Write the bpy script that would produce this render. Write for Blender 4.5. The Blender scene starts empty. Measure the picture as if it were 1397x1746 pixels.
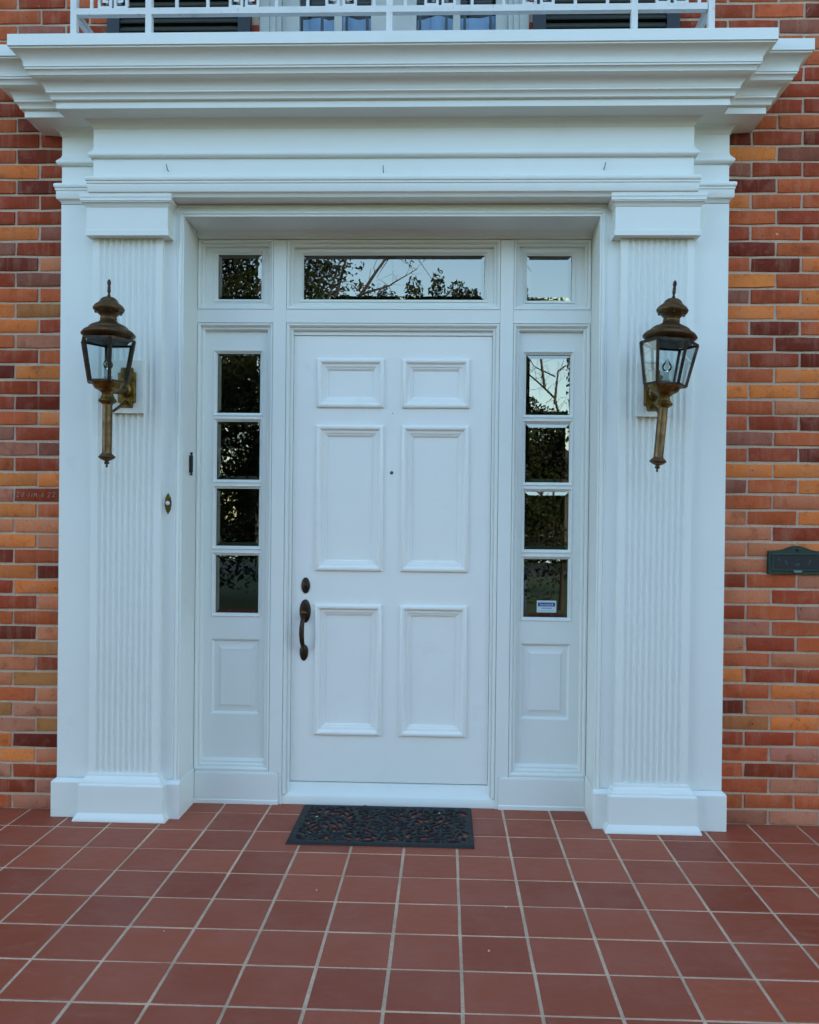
import bpy, bmesh, math, random
import numpy as np
from mathutils import Vector, Matrix
random.seed(11)
C = bpy.context.scene.collection
R_ = math.radians

# ------------------------------------------------------------------ camera
cd = bpy.data.cameras.new('camera'); cam = bpy.data.objects.new('camera', cd); C.objects.link(cam)
cd.sensor_fit = 'AUTO'; cd.sensor_width = 36.0; cd.lens = 29.627
cd.shift_x = -0.008259; cd.shift_y = 0.0152
cd.clip_start = 0.05; cd.clip_end = 2000
right = Vector((0.999398, 0.032964, 0.0108)); down = Vector((0.011014, -0.006341, -0.999919)); fwd = Vector((-0.032893, 0.999436, -0.0067))
m = Matrix((right, -down, -fwd)).transposed().to_4x4()
m.translation = Vector((0.2541, -3.7394, 1.3149))
cam.matrix_world = m
bpy.context.scene.camera = cam

# ------------------------------------------------------------------ light
SUN_EL, SUN_AZ = R_(14), R_(22)       # low behind the house: the whole front stands in open shade
w = bpy.data.worlds.new('World'); bpy.context.scene.world = w; w.use_nodes = True
nt = w.node_tree; nt.nodes.clear()
sky = nt.nodes.new('ShaderNodeTexSky'); sky.sky_type = 'NISHITA'; sky.sun_disc = False
sky.sun_elevation = SUN_EL; sky.sun_rotation = SUN_AZ; sky.altitude = 50; sky.air_density = 1.0; sky.dust_density = 0.9; sky.ozone_density = 1.2
bg = nt.nodes.new('ShaderNodeBackground'); bg.inputs['Strength'].default_value = 0.15
wo = nt.nodes.new('ShaderNodeOutputWorld')
nt.links.new(sky.outputs[0], bg.inputs[0]); nt.links.new(bg.outputs[0], wo.inputs[0])
sl = bpy.data.lights.new('sun', 'SUN'); sl.energy = 2.0; sl.angle = R_(0.5); sl.color = (1.0, 0.90, 0.78)
sun = bpy.data.objects.new('sun', sl); C.objects.link(sun)
sd = Vector((math.sin(SUN_AZ) * math.cos(SUN_EL), math.cos(SUN_AZ) * math.cos(SUN_EL), math.sin(SUN_EL)))
sun.rotation_euler = sd.to_track_quat('Z', 'Y').to_euler(); sun.location = (0, -6, 9)
vs = bpy.context.scene.view_settings
vs.view_transform = 'Standard'; vs.look = 'None'; vs.exposure = 2.36; vs.gamma = 1; vs.use_curve_mapping = False
cy = bpy.context.scene.cycles
cy.max_bounces = 8; cy.diffuse_bounces = 4; cy.glossy_bounces = 4; cy.transmission_bounces = 6; cy.transparent_max_bounces = 16
cy.caustics_reflective = False; cy.caustics_refractive = False

# ------------------------------------------------------------------ node helpers
def mat(name):
    mt = bpy.data.materials.new(name); mt.use_nodes = True
    n = mt.node_tree; b = n.nodes['Principled BSDF']
    return mt, n, b
def nn(n, t, **k):
    o = n.nodes.new(t)
    for a, v in k.items(): setattr(o, a, v)
    return o
def noise(n, scale, detail=4, rough=0.55, vec=None, mapscale=None, coord='Object'):
    t = nn(n, 'ShaderNodeTexNoise'); t.inputs['Scale'].default_value = scale; t.inputs['Detail'].default_value = detail; t.inputs['Roughness'].default_value = rough
    if vec is None:
        tc = nn(n, 'ShaderNodeTexCoord'); vec = tc.outputs[coord]
    if mapscale:
        mp = nn(n, 'ShaderNodeMapping'); mp.inputs['Scale'].default_value = mapscale; n.links.new(vec, mp.inputs[0]); vec = mp.outputs[0]
    n.links.new(vec, t.inputs['Vector'])
    return t
def ramp(n, src, stops):
    r = nn(n, 'ShaderNodeValToRGB'); e = r.color_ramp.elements
    while len(e) < len(stops): e.new(0.5)
    for i, (p, c) in enumerate(stops):
        e[i].position = p; e[i].color = (c, c, c, 1) if isinstance(c, (int, float)) else (*c, 1)
    n.links.new(src, r.inputs[0]); return r
def mixc(n, fac, a, b, mode='MIX'):
    x = nn(n, 'ShaderNodeMix', data_type='RGBA', blend_type=mode)
    for s, v in ((0, fac), (6, a), (7, b)):
        if hasattr(v, 'is_linked') or isinstance(v, bpy.types.NodeSocket): n.links.new(v, x.inputs[s])
        elif isinstance(v, tuple): x.inputs[s].default_value = (*v, 1)
        else: x.inputs[s].default_value = v
    return x.outputs[2]
def bump(n, b, src, strength, dist, normal=None):
    u = nn(n, 'ShaderNodeBump'); u.inputs['Strength'].default_value = strength; u.inputs['Distance'].default_value = dist
    n.links.new(src, u.inputs['Height'])
    if normal is not None: n.links.new(normal, u.inputs['Normal'])
    n.links.new(u.outputs[0], b.inputs['Normal']); return u

# ------------------------------------------------------------------ materials
def white_paint(name, base=(0.765, 0.800, 0.760), rough=0.42):
    mt, n, b = mat(name)
    a = noise(n, 1.6, 6, 0.6); g = noise(n, 9.0, 5, 0.6)
    c = mixc(n, ramp(n, a.outputs[0], [(0.35, 0.0), (0.75, 1.0)]).outputs[0], base, tuple(x * 0.965 for x in base))
    d = ramp(n, g.outputs[0], [(0.62, 0.0), (0.80, 0.22)])
    c = mixc(n, d.outputs[0], c, (0.62, 0.61, 0.57))
    n.links.new(c, b.inputs['Base Color'])
    rr = ramp(n, g.outputs[0], [(0.3, rough - 0.06), (0.7, rough + 0.12)]); n.links.new(rr.outputs[0], b.inputs['Roughness'])
    be = nn(n, 'ShaderNodeBevel', samples=4); be.inputs['Radius'].default_value = 0.0009
    br = noise(n, 60, 3, 0.6, mapscale=(1.0, 1.0, 0.35))
    wv = noise(n, 5, 3, 0.5)
    u1 = bump(n, b, wv.outputs[0], 0.06, 0.010, be.outputs[0])
    bump(n, b, br.outputs[0], 0.05, 0.0025, u1.outputs[0])
    return mt
PAINT = white_paint('white_gloss_paint')
DOORP_BOUNCE = white_paint('white_paint_bounce_lift', (0.835, 0.850, 0.815), 0.38)  # lighter copy of the white paint: floor and low-sky light put into its colour
RAILP, n, b = mat('weathered_white_iron')
a = noise(n, 35, 6, 0.7); s = noise(n, 7, 4, 0.6)
c = mixc(n, ramp(n, a.outputs[0], [(0.60, 0.0), (0.70, 0.75)]).outputs[0], (0.70, 0.71, 0.69), (0.30, 0.31, 0.29))
c = mixc(n, ramp(n, s.outputs[0], [(0.5, 0.0), (0.75, 0.35)]).outputs[0], c, (0.46, 0.47, 0.44))
n.links.new(c, b.inputs['Base Color']); b.inputs['Roughness'].default_value = 0.6; bump(n, b, a.outputs[0], 0.3, 0.002)

def brick_material(name, attr):
    mt, n, b = mat(name)
    if attr:
        ca = nn(n, 'ShaderNodeAttribute', attribute_name='brick_col'); col = ca.outputs['Color']
        tc = nn(n, 'ShaderNodeTexCoord'); vec = tc.outputs['Object']
    else:
        oi = nn(n, 'ShaderNodeObjectInfo'); col = oi.outputs['Color']
        tc = nn(n, 'ShaderNodeTexCoord'); ad = nn(n, 'ShaderNodeVectorMath', operation='ADD')
        mu = nn(n, 'ShaderNodeVectorMath', operation='SCALE'); mu.inputs['Scale'].default_value = 37.0
        cb = nn(n, 'ShaderNodeCombineXYZ')
        for i in range(3): n.links.new(oi.outputs['Random'], cb.inputs[i])
        n.links.new(cb.outputs[0], mu.inputs[0]); n.links.new(tc.outputs['Object'], ad.inputs[0]); n.links.new(mu.outputs[0], ad.inputs[1]); vec = ad.outputs[0]
    st = noise(n, 14, 4, 0.6, vec, (1.6, 1, 0.12))          # kiln streaks run up and down the face
    bl = noise(n, 16, 5, 0.65, vec)
    gr = noise(n, 260, 4, 0.7, vec)
    pt = noise(n, 75, 2, 0.5, vec)
    c = mixc(n, ramp(n, st.outputs[0], [(0.53, 0.0), (0.60, 0.17), (0.68, 0.0)]).outputs[0], col, (0.45, 0.27, 0.19))
    c = mixc(n, ramp(n, bl.outputs[0], [(0.50, 0.0), (0.76, 0.40)]).outputs[0], c, (0.42, 0.19, 0.12))
    c = mixc(n, ramp(n, bl.outputs[0], [(0.26, 0.60), (0.46, 0.0)]).outputs[0], c, (0.14, 0.045, 0.03))
    hs = nn(n, 'ShaderNodeHueSaturation'); n.links.new(c, hs.inputs['Color'])
    n.links.new(ramp(n, gr.outputs[0], [(0.25, 0.84), (0.75, 1.16)]).outputs[0], hs.inputs['Value'])
    c = mixc(n, ramp(n, pt.outputs[0], [(0.70, 0.0), (0.76, 0.85)]).outputs[0], hs.outputs[0], (0.05, 0.025, 0.02))
    wh = noise(n, 42, 1, 0.5, vec)
    c = mixc(n, ramp(n, wh.outputs[0], [(0.80, 0.0), (0.83, 0.55)]).outputs[0], c, (0.60, 0.46, 0.36))
    n.links.new(c, b.inputs['Base Color']); b.inputs['Roughness'].default_value = 0.85; b.inputs['Specular IOR Level'].default_value = 0.2
    u1 = bump(n, b, gr.outputs[0], 0.6, 0.0016)
    u2 = bump(n, b, pt.outputs[0], 0.6, 0.003, u1.outputs[0])
    bump(n, b, bl.outputs[0], 0.6, 0.005, u2.outputs[0])
    return mt
BRICK = brick_material('fired_brick', False); BRICKS = brick_material('fired_brick_far', True)
MORTAR, n, b = mat('grey_mortar')
a = noise(n, 8, 5, 0.6, coord='Object'); g = noise(n, 120, 5, 0.7)
c = mixc(n, a.outputs[0], (0.44, 0.33, 0.24), (0.66, 0.50, 0.37)); c = mixc(n, ramp(n, g.outputs[0], [(0.3, 0.55), (0.52, 0.0)]).outputs[0], c, (0.26, 0.19, 0.14))
n.links.new(c, b.inputs['Base Color']); b.inputs['Roughness'].default_value = 0.95; bump(n, b, g.outputs[0], 0.8, 0.004)

TILE, n, b = mat('red_quarry_tile')
oi = nn(n, 'ShaderNodeObjectInfo'); tc = nn(n, 'ShaderNodeTexCoord'); geo = nn(n, 'ShaderNodeNewGeometry')
bl = noise(n, 3.2, 6, 0.65, geo.outputs['Position']); sm = noise(n, 14, 5, 0.7, geo.outputs['Position'], (1, 2.2, 1)); fn = noise(n, 320, 3, 0.6, geo.outputs['Position'])
c = mixc(n, ramp(n, oi.outputs['Random'], [(0.0, 0.0), (1.0, 1.0)]).outputs[0], (0.250, 0.050, 0.023), (0.355, 0.080, 0.037))
c = mixc(n, ramp(n, bl.outputs[0], [(0.42, 0.0), (0.78, 0.55)]).outputs[0], c, (0.36, 0.125, 0.085))
c = mixc(n, ramp(n, sm.outputs[0], [(0.52, 0.0), (0.80, 0.34)]).outputs[0], c, (0.42, 0.19, 0.14))
c = mixc(n, ramp(n, sm.outputs[0], [(0.22, 0.4), (0.42, 0.0)]).outputs[0], c, (0.16, 0.034, 0.018))
n.links.new(c, b.inputs['Base Color'])
n.links.new(ramp(n, sm.outputs[0], [(0.3, 0.42), (0.7, 0.72)]).outputs[0], b.inputs['Roughness']); b.inputs['Specular IOR Level'].default_value = 0.32
sf = noise(n, 26, 6, 0.75, geo.outputs['Position'], (1, 3, 1)); c = mixc(n, ramp(n, sf.outputs[0], [(0.64, 0.0), (0.72, 0.30)]).outputs[0], c, (0.50, 0.30, 0.22)); n.links.new(c, b.inputs['Base Color'])
u1 = bump(n, b, fn.outputs[0], 0.12, 0.001); bump(n, b, bl.outputs[0], 0.25, 0.006, u1.outputs[0])
GROUT, n, b = mat('sandy_grout')
a = noise(n, 5, 5, 0.65); g = noise(n, 150, 4, 0.7)
c = mixc(n, ramp(n, a.outputs[0], [(0.3, 0.0), (0.7, 1.0)]).outputs[0], (0.48, 0.33, 0.210), (0.80, 0.56, 0.37)); c = mixc(n, ramp(n, g.outputs[0], [(0.3, 0.4), (0.55, 0.0)]).outputs[0], c, (0.18, 0.12, 0.09))
n.links.new(c, b.inputs['Base Color']); b.inputs['Roughness'].default_value = 0.9; bump(n, b, g.outputs[0], 0.6, 0.002)

def metal(name, c1, c2, rough, met=1.0, sc=30):
    mt, n, b = mat(name)
    a = noise(n, sc, 5, 0.65)
    n.links.new(mixc(n, ramp(n, a.outputs[0], [(0.35, 0.0), (0.65, 1.0)]).outputs[0], c1, c2), b.inputs['Base Color'])
    n.links.new(ramp(n, a.outputs[0], [(0.3, rough), (0.7, rough + 0.2)]).outputs[0], b.inputs['Roughness'])
    b.inputs['Metallic'].default_value = met; bump(n, b, a.outputs[0], 0.15, 0.001); return mt
BRASS = metal('aged_brass', (0.180, 0.115, 0.055), (0.105, 0.068, 0.036), 0.38)
BRASSB = metal('brighter_brass', (0.300, 0.200, 0.055), (0.085, 0.055, 0.022), 0.30)
BRONZE = metal('dark_bronze', (0.075, 0.050, 0.035), (0.030, 0.024, 0.020), 0.34, 0.9)
BLACKM = metal('black_metal', (0.03, 0.035, 0.03), (0.018, 0.02, 0.018), 0.45, 0.6)
VERDI = metal('green_patina_bronze', (0.016, 0.032, 0.024), (0.034, 0.056, 0.042), 0.5, 0.35, 60)
NUMB = metal('dark_blue_slate', (0.006, 0.009, 0.010), (0.010, 0.014, 0.015), 0.45, 0.1, 60)
RUBBER = metal('black_rubber', (0.005, 0.006, 0.006), (0.010, 0.011, 0.011), 0.6, 0.0, 40)
def plain(name, col, rough=0.6, var=0.12, sc=20, spec=0.5):
    mt, n, b = mat(name); a = noise(n, sc, 4, 0.6)
    n.links.new(mixc(n, a.outputs[0], tuple(x * (1 - var) for x in col), tuple(x * (1 + var) for x in col)), b.inputs['Base Color'])
    b.inputs['Roughness'].default_value = rough; b.inputs['Specular IOR Level'].default_value = spec; bump(n, b, a.outputs[0], 0.1, 0.002); return mt
NAVY = plain('navy_black_paint', (0.009, 0.015, 0.022), 0.5)
SLAT = plain('weathered_black_green_slat', (0.050, 0.058, 0.046), 0.6, 0.3)
DARKWOOD = plain('dark_interior', (0.05, 0.045, 0.04), 0.8)
BLUECLOTH = plain('pale_blue_cloth', (0.42, 0.56, 0.78), 0.9, 0.06, 6)
BLIND = plain('brown_blind_slat', (0.05, 0.045, 0.03), 0.6)
WINWHITE = plain('aged_white_window_paint', (0.48, 0.50, 0.46), 0.6, 0.1, 12)
STICKW = plain('sticker_white', (0.52, 0.66, 0.70), 0.4, 0.03)
STICKB = plain('sticker_blue', (0.010, 0.045, 0.22), 0.4, 0.03)
STICKT = plain('sticker_pale_lettering', (0.75, 0.80, 0.88), 0.5, 0.02)
STICKD = plain('sticker_dark_lettering', (0.06, 0.13, 0.17), 0.5, 0.02)
PORCEL = plain('white_button', (0.75, 0.76, 0.76), 0.25, 0.02)
SCRATCH = plain('pale_scratch', (0.46, 0.25, 0.19), 0.9, 0.1)
HUSK = plain('pale_husk', (0.62, 0.54, 0.40), 0.8, 0.1)
DRYLEAF = plain('dry_leaf_brown', (0.10, 0.06, 0.04), 0.8)
BARK = plain('tree_bark', (0.055, 0.045, 0.036), 0.9, 0.3)
ASPHALT = plain('asphalt', (0.05, 0.05, 0.052), 0.9, 0.2)
GRASS, n, b = mat('lawn_grass')
a = noise(n, 0.6, 6, 0.6); g = noise(n, 40, 4, 0.7)
c = mixc(n, a.outputs[0], (0.050, 0.085, 0.026), (0.080, 0.115, 0.042)); c = mixc(n, ramp(n, g.outputs[0], [(0.4, 0.4), (0.6, 0.0)]).outputs[0], c, (0.02, 0.04, 0.012))
n.links.new(c, b.inputs['Base Color']); b.inputs['Roughness'].default_value = 0.95; bump(n, b, g.outputs[0], 0.8, 0.03)
LEAF, n, b = mat('leaf_green')
geo = nn(n, 'ShaderNodeNewGeometry'); a = noise(n, 1.2, 3, 0.6, geo.outputs['Position'])
n.links.new(mixc(n, ramp(n, a.outputs[0], [(0.35, 0.0), (0.65, 1.0)]).outputs[0], (0.012, 0.020, 0.007), (0.030, 0.038, 0.012)), b.inputs['Base Color']); b.inputs['Roughness'].default_value = 0.8; b.inputs['Specular IOR Level'].default_value = 0.15

def glass(name, ior, tint=(1, 1, 1), facmul=1.0):
    mt = bpy.data.materials.new(name); mt.use_nodes = True; n = mt.node_tree; n.nodes.clear()
    o = nn(n, 'ShaderNodeOutputMaterial'); mx = nn(n, 'ShaderNodeMixShader'); fr = nn(n, 'ShaderNodeFresnel'); fr.inputs['IOR'].default_value = ior
    tr = nn(n, 'ShaderNodeBsdfTransparent'); tr.inputs[0].default_value = (*tint, 1)
    gl = nn(n, 'ShaderNodeBsdfGlossy'); gl.inputs['Roughness'].default_value = 0.004; gl.inputs['Color'].default_value = (0.97, 0.98, 0.86, 1)
    ns = noise(n, 3.0, 2, 0.4); bu = nn(n, 'ShaderNodeBump'); bu.inputs['Strength'].default_value = 0.02; bu.inputs['Distance'].default_value = 0.01
    n.links.new(ns.outputs[0], bu.inputs['Height']); n.links.new(bu.outputs[0], gl.inputs['Normal'])
    mm = nn(n, 'ShaderNodeMath', operation='MULTIPLY'); mm.inputs[1].default_value = facmul; mm.use_clamp = True
    n.links.new(fr.outputs[0], mm.inputs[0]); n.links.new(mm.outputs[0], mx.inputs[0])
    n.links.new(tr.outputs[0], mx.inputs[1]); n.links.new(gl.outputs[0], mx.inputs[2]); n.links.new(mx.outputs[0], o.inputs[0]); return mt
PANEG = glass('bevelled_pane_glass', 1.95, (0.62, 0.68, 0.66), 1.7)
LAMPG = glass('thin_lantern_glass', 1.42, (0.86, 0.92, 0.93), 0.38)
WING = glass('upper_window_glass', 1.45, (0.90, 0.95, 0.97), 0.35)
BULBG = glass('clear_bulb_glass', 1.6, (0.88, 0.92, 0.94), 1.4)

# ------------------------------------------------------------------ mesh helpers
class MB:
    def __init__(s): s.v = []; s.f = []; s.mi = []; s.fc = None
    def box(s, x0, x1, y0, y1, z0, z1, mi=0, rot=None, org=None):
        P = [(x0, y0, z0), (x1, y0, z0), (x1, y1, z0), (x0, y1, z0), (x0, y0, z1), (x1, y0, z1), (x1, y1, z1), (x0, y1, z1)]
        if rot is not None: P = [tuple(rot @ (Vector(p) - org) + org) for p in P]
        k = len(s.v); s.v += P
        for q in ((0, 3, 2, 1), (4, 5, 6, 7), (0, 1, 5, 4), (1, 2, 6, 5), (2, 3, 7, 6), (3, 0, 4, 7)): s.f.append(tuple(k + i for i in q)); s.mi.append(mi)
        return s
    def quad(s, *P, mi=0):
        k = len(s.v); s.v += [tuple(p) for p in P]; s.f.append(tuple(range(k, k + len(P)))); s.mi.append(mi); return s
    def rings(s, x0, x1, z0, z1, prof, cap=True, mi=0, capmi=None):
        """rectangular moulding: prof = [(inset, y), ...] from the outer edge in"""
        k = len(s.v)
        for t, y in prof: s.v += [(x0 + t, y, z0 + t), (x1 - t, y, z0 + t), (x1 - t, y, z1 - t), (x0 + t, y, z1 - t)]
        for i in range(len(prof) - 1):
            for j in range(4):
                a = k + 4 * i + j; b = k + 4 * i + (j + 1) % 4
                s.f.append((a, b, b + 4, a + 4)); s.mi.append(mi)
        if cap: l = k + 4 * (len(prof) - 1); s.f.append((l, l + 1, l + 2, l + 3)); s.mi.append(mi if capmi is None else capmi)
        return s
    def lathe(s, prof, seg=32, cx=0, cy=0, cz=0, mi=0, cap=True):
        k = len(s.v)
        for r, z in prof:
            for j in range(seg):
                a = 2 * math.pi * j / seg; s.v.append((cx + r * math.cos(a), cy + r * math.sin(a), cz + z))
        for i in range(len(prof) - 1):
            for j in range(seg):
                a = k + i * seg + j; b = k + i * seg + (j + 1) % seg
                s.f.append((a, b, b + seg, a + seg)); s.mi.append(mi)
        if cap:
            s.f.append(tuple(k + j for j in reversed(range(seg)))); s.mi.append(mi)
            l = k + (len(prof) - 1) * seg; s.f.append(tuple(l + j for j in range(seg))); s.mi.append(mi)
        return s
    def tube(s, pts, rads, seg=10, mi=0):
        pts = [Vector(p) for p in pts]
        if not hasattr(rads, '__len__'): rads = [rads] * len(pts)
        k = len(s.v); up = None
        for i, p in enumerate(pts):
            d = (pts[min(i + 1, len(pts) - 1)] - pts[max(i - 1, 0)]).normalized()
            if up is None: up = d.orthogonal().normalized()
            u = (up - d * up.dot(d)).normalized(); up = u; v = d.cross(u)
            for j in range(seg):
                a = 2 * math.pi * j / seg; s.v.append(tuple(p + (u * math.cos(a) + v * math.sin(a)) * rads[i]))
        for i in range(len(pts) - 1):
            for j in range(seg):
                a = k + i * seg + j; b = k + i * seg + (j + 1) % seg
                s.f.append((a, b, b + seg, a + seg)); s.mi.append(mi)
        s.f.append(tuple(k + j for j in reversed(range(seg)))); s.mi.append(mi)
        l = k + (len(pts) - 1) * seg; s.f.append(tuple(l + j for j in range(seg))); s.mi.append(mi)
        return s
    def prism(s, outline, y0, y1, mi=0, taper=None):
        """outline in (x,z), front face at y0, back at y1"""
        k = len(s.v); N = len(outline)
        s.v += [(x, y0, z) for x, z in (taper or outline)] + [(x, y1, z) for x, z in outline]
        s.f.append(tuple(k + i for i in range(N))); s.mi.append(mi)
        s.f.append(tuple(k + N + i for i in reversed(range(N)))); s.mi.append(mi)
        for i in range(N):
            j = (i + 1) % N; s.f.append((k + i, k + N + i, k + N + j, k + j)); s.mi.append(mi)
        return s
    def mirrored(s):
        o = MB(); o.v = [(-x, y, z) for x, y, z in s.v]; o.f = [tuple(reversed(f)) for f in s.f]; o.mi = list(s.mi); return o
    def add(s, o):
        k = len(s.v); s.v += o.v; s.f += [tuple(i + k for i in f) for f in o.f]; s.mi += o.mi; return s
    def mesh(s, name, mats, smooth=30, fix=True):
        me = bpy.data.meshes.new(name); me.from_pydata([tuple(v) for v in s.v], [], s.f)
        if not isinstance(mats, (list, tuple)): mats = [mats]
        for q in mats: me.materials.append(q)
        me.polygons.foreach_set('material_index', s.mi)
        me.update()
        if fix:
            bm = bmesh.new(); bm.from_mesh(me); bmesh.ops.remove_doubles(bm, verts=bm.verts, dist=1e-6); bmesh.ops.recalc_face_normals(bm, faces=bm.faces); bm.to_mesh(me); bm.free()
        if smooth: me.shade_smooth(); me.set_sharp_from_angle(angle=R_(smooth))
        return me
    def obj(s, name, mats, parent=None, smooth=30, fix=True, **tags):
        o = bpy.data.objects.new(name, s.mesh(name, mats, smooth, fix)); C.objects.link(o)
        if parent is not None: attach(o, parent)
        for k, v in tags.items(): o[k] = v
        return o
def base_of(o):
    p = Vector((0, 0, 0))
    while o is not None: p += o.location; o = o.parent
    return p
def attach(o, parent):
    o.parent = parent; o.location = o.location - base_of(parent)
def empty(name, loc=(0, 0, 0), **tags):
    o = bpy.data.objects.new(name, None); C.objects.link(o); o.location = loc; o.empty_display_size = 0.1
    for k, v in tags.items(): o[k] = v
    return o
def struct(o): o['kind'] = 'structure'; return o

# ================================================================== GROUND
lawn = MB().quad((-900, -900, -0.32), (900, -900, -0.32), (900, 900, -0.32), (-900, 900, -0.32)).obj('lawn', GRASS, kind='structure')
road = MB().box(-80, 80, -27.5, -21.0, -0.40, -0.305).obj('road', ASPHALT, kind='structure')
FLOORB = plain('porch_brick_edge', (0.22, 0.08, 0.05), 0.8, 0.2)

# porch floor: grout bed with every tile on it
PIT, GX, GY = 0.2135, -0.967, 0.009
floor = MB().box(-4.1, 4.1, -4.9, 0.55, -0.32, -0.0028).obj('porch_floor', GROUT, kind='structure')
tile_meshes = []
for k in range(6):
    h = 0.1013; rr = random.Random(k); j = lambda: rr.uniform(-0.0006, 0.0006)
    bm = bmesh.new(); M = MB()
    cs = [(-h + j(), -h + j()), (h + j(), -h + j()), (h + j(), h + j()), (-h + j(), h + j())]
    b_ = 0.0022
    M.v = [(x, y, -0.006) for x, y in cs] + [(x, y, -0.0016) for x, y in cs] + [(x - math.copysign(b_, x), y - math.copysign(b_, y), 0.0) for x, y in cs]
    M.f = [(8, 9, 10, 11)] + [(a, (a + 1) % 4, 4 + (a + 1) % 4, 4 + a) for a in range(4)] + [(4 + a, 4 + (a + 1) % 4, 8 + (a + 1) % 4, 8 + a) for a in range(4)]
    M.mi = [0] * len(M.f)
    tile_meshes.append(M.mesh('tile', TILE, 20))
    bm.free()
far = MB()
for r in range(-2, 23):
    for c_ in range(-14, 24):
        x = GX + (c_ + 0.5) * PIT; y = GY - (r + 0.5) * PIT
        if abs(x) > 4.0: continue
        if r < 0 and abs(x) > 0.98: continue
        vis = (-1.95 < x < 2.15) and (-1.75 < y) and r >= -1
        if vis:
            o = bpy.data.objects.new('tile', random.choice(tile_meshes)); C.objects.link(o)
            o.location = (x + random.uniform(-.0007, .0007), y + random.uniform(-.0007, .0007), random.uniform(-0.0006, 0.0005))
            o.rotation_euler = (random.gauss(0, 0.0012), random.gauss(0, 0.0012), random.choice((0, 1, 2, 3)) * math.pi / 2 + random.gauss(0, 0.0015))
            o.parent = floor
        else:
            far.box(x - 0.1017, x + 0.1017, y - 0.1017, y + 0.1017, -0.006, -0.0002)
far.obj('tile', TILE, floor, 0, kind='stuff')
MB().box(-4.1, 4.1, -5.02, -4.9, -0.32, -0.0005).obj('porch_edge', FLOORB, kind='structure')
MB().box(-0.8, 0.8, -21.0, -5.02, -0.345, -0.30).obj('front_path', plain('concrete_path', (0.26, 0.25, 0.23), 0.9), kind='structure')

# ================================================================== BRICK WALL
CO, BP = 0.0692, 0.2195
wall = empty('brick_wall', (0, 0, 0), label='orange and red brick front wall with pale mortar round the white doorway', category='wall')
M = MB()
W0, W1, Z0, Z1 = -0.597, 0.597, 3.27, 5.0
def wbox(x0, x1, z0, z1): M.box(x0, x1, 0.0058, 0.26, z0, z1)
wbox(-6.0, -1.40, 0.0, 6.6); wbox(1.40, 6.0, 0.0, 6.6)
wbox(-1.40, W0, 3.0, 6.6); wbox(W1, 1.40, 3.0, 6.6); wbox(W0, W1, 5.0, 6.6); wbox(W0, W1, 3.0, 3.27)
M.obj('mortar', MORTAR, wall, 0, fix=False)
PAL = {'D': (0.170, 0.027, 0.013), 'R': (0.310, 0.050, 0.019), 'r': (0.470, 0.100, 0.033), 'O': (0.660, 0.185, 0.045), 'o': (0.560, 0.180, 0.080), 'T': (0.450, 0.160, 0.095), 'G': (0.400, 0.150, 0.045), 'P': (0.270, 0.085, 0.055)}
LEFT = ['rT', 'RT', 'TR', 'Oo', 'OD', 'TG', 'GT', 'ro', 'oG', 'oR', 'oG', 'Do', 'rr', 'Ro', 'RO', 'OD', 'Dr', 'Oo', 'oo', 'Or', 'TR', 'OO', 'rR', 'TP', 'PR', 'rO', 'RD', 'RR', 'DO', 'Rr', 'rT', 'OR', 'OG', 'rr', 'RP', 'Do', 'PR', 'OP', 'RR', 'RR', 'rD', 'OR', 'rD', 'RR', 'rD', 'RD', 'RR', 'DR', 'RR', 'rR', 'rP', 'rR', 'rR', 'RR']
RIGHT = ['TTT', 'rrr', 'rTr', 'rRr', 'rTr', 'RRr', 'GOo', 'Dor', 'rOr', 'ORR', 'roo', 'oRr', 'Tro', 'RrT', 'oRr', 'RrT', 'oor', 'ooO', 'oRr', 'orO', 'roo', 'PrO', 'OOo', 'rRD', 'Prr', 'rRD', 'roo', 'OOO', 'rOo', 'rRD', 'RDD', 'rDr', 'OOo', 'PRO', 'Orr', 'rDO', 'Drr', 'RrR', 'rRR', 'Orr', 'DrR', 'PRR', 'OPR', 'DRD', 'rrr', 'RRR', 'rRR', 'RRR', 'rrR', 'oro', 'RPR', 'RrD', 'roo', 'Rro']
def brick_mesh(L, k):
    rr = random.Random(k * 7 + int(L * 1000)); j = lambda a=0.0019: rr.uniform(-a, a)
    H = 0.0286; hx = L / 2; M = MB(); b_ = 0.0022
    cs = [(-hx + j(), -H + j()), (0 + j(), -H + j()), (hx + j(), -H + j()), (hx + j(), H + j()), (0 + j(), H + j()), (-hx + j(), H + j())]
    yf = [j(0.0013) for _ in cs]
    N = 6
    sg = lambda v: 0 if abs(v) < 0.01 else math.copysign(1, v)
    M.v = [(x, 0.02, z) for x, z in cs] + [(x, 0.0022 + yf[i], z) for i, (x, z) in enumerate(cs)] + [(x - sg(x) * b_ * rr.uniform(.6, 2.2), yf[i], z - sg(z) * b_ * rr.uniform(.6, 2.0)) for i, (x, z) in enumerate(cs)]
    M.f = [(12, 13, 16, 17), (13, 14, 15, 16)] + [(a, (a + 1) % N, N + (a + 1) % N, N + a) for a in range(N)] + [(N + a, N + (a + 1) % N, 2 * N + (a + 1) % N, 2 * N + a) for a in range(N)]
    M.mi = [0] * len(M.f); return M
full_meshes = [brick_mesh(0.2085, k).mesh('brick', BRICK, 40) for k in range(10)]
stuffM = MB(); stuffC = []
RND = 'RRRrrrOoDTPGR'; RNDT = 'RRRRrrDrOP'
def solid(x0, x1, z):      # hidden behind the door surround
    if z < 3.20: return x0 > -1.475 and x1 < 1.475
    return x1 > W0 + 0.03 and x0 < W1 - 0.03 and 3.27 < z < 5.0
rows = int(6.5 / CO)
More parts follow.
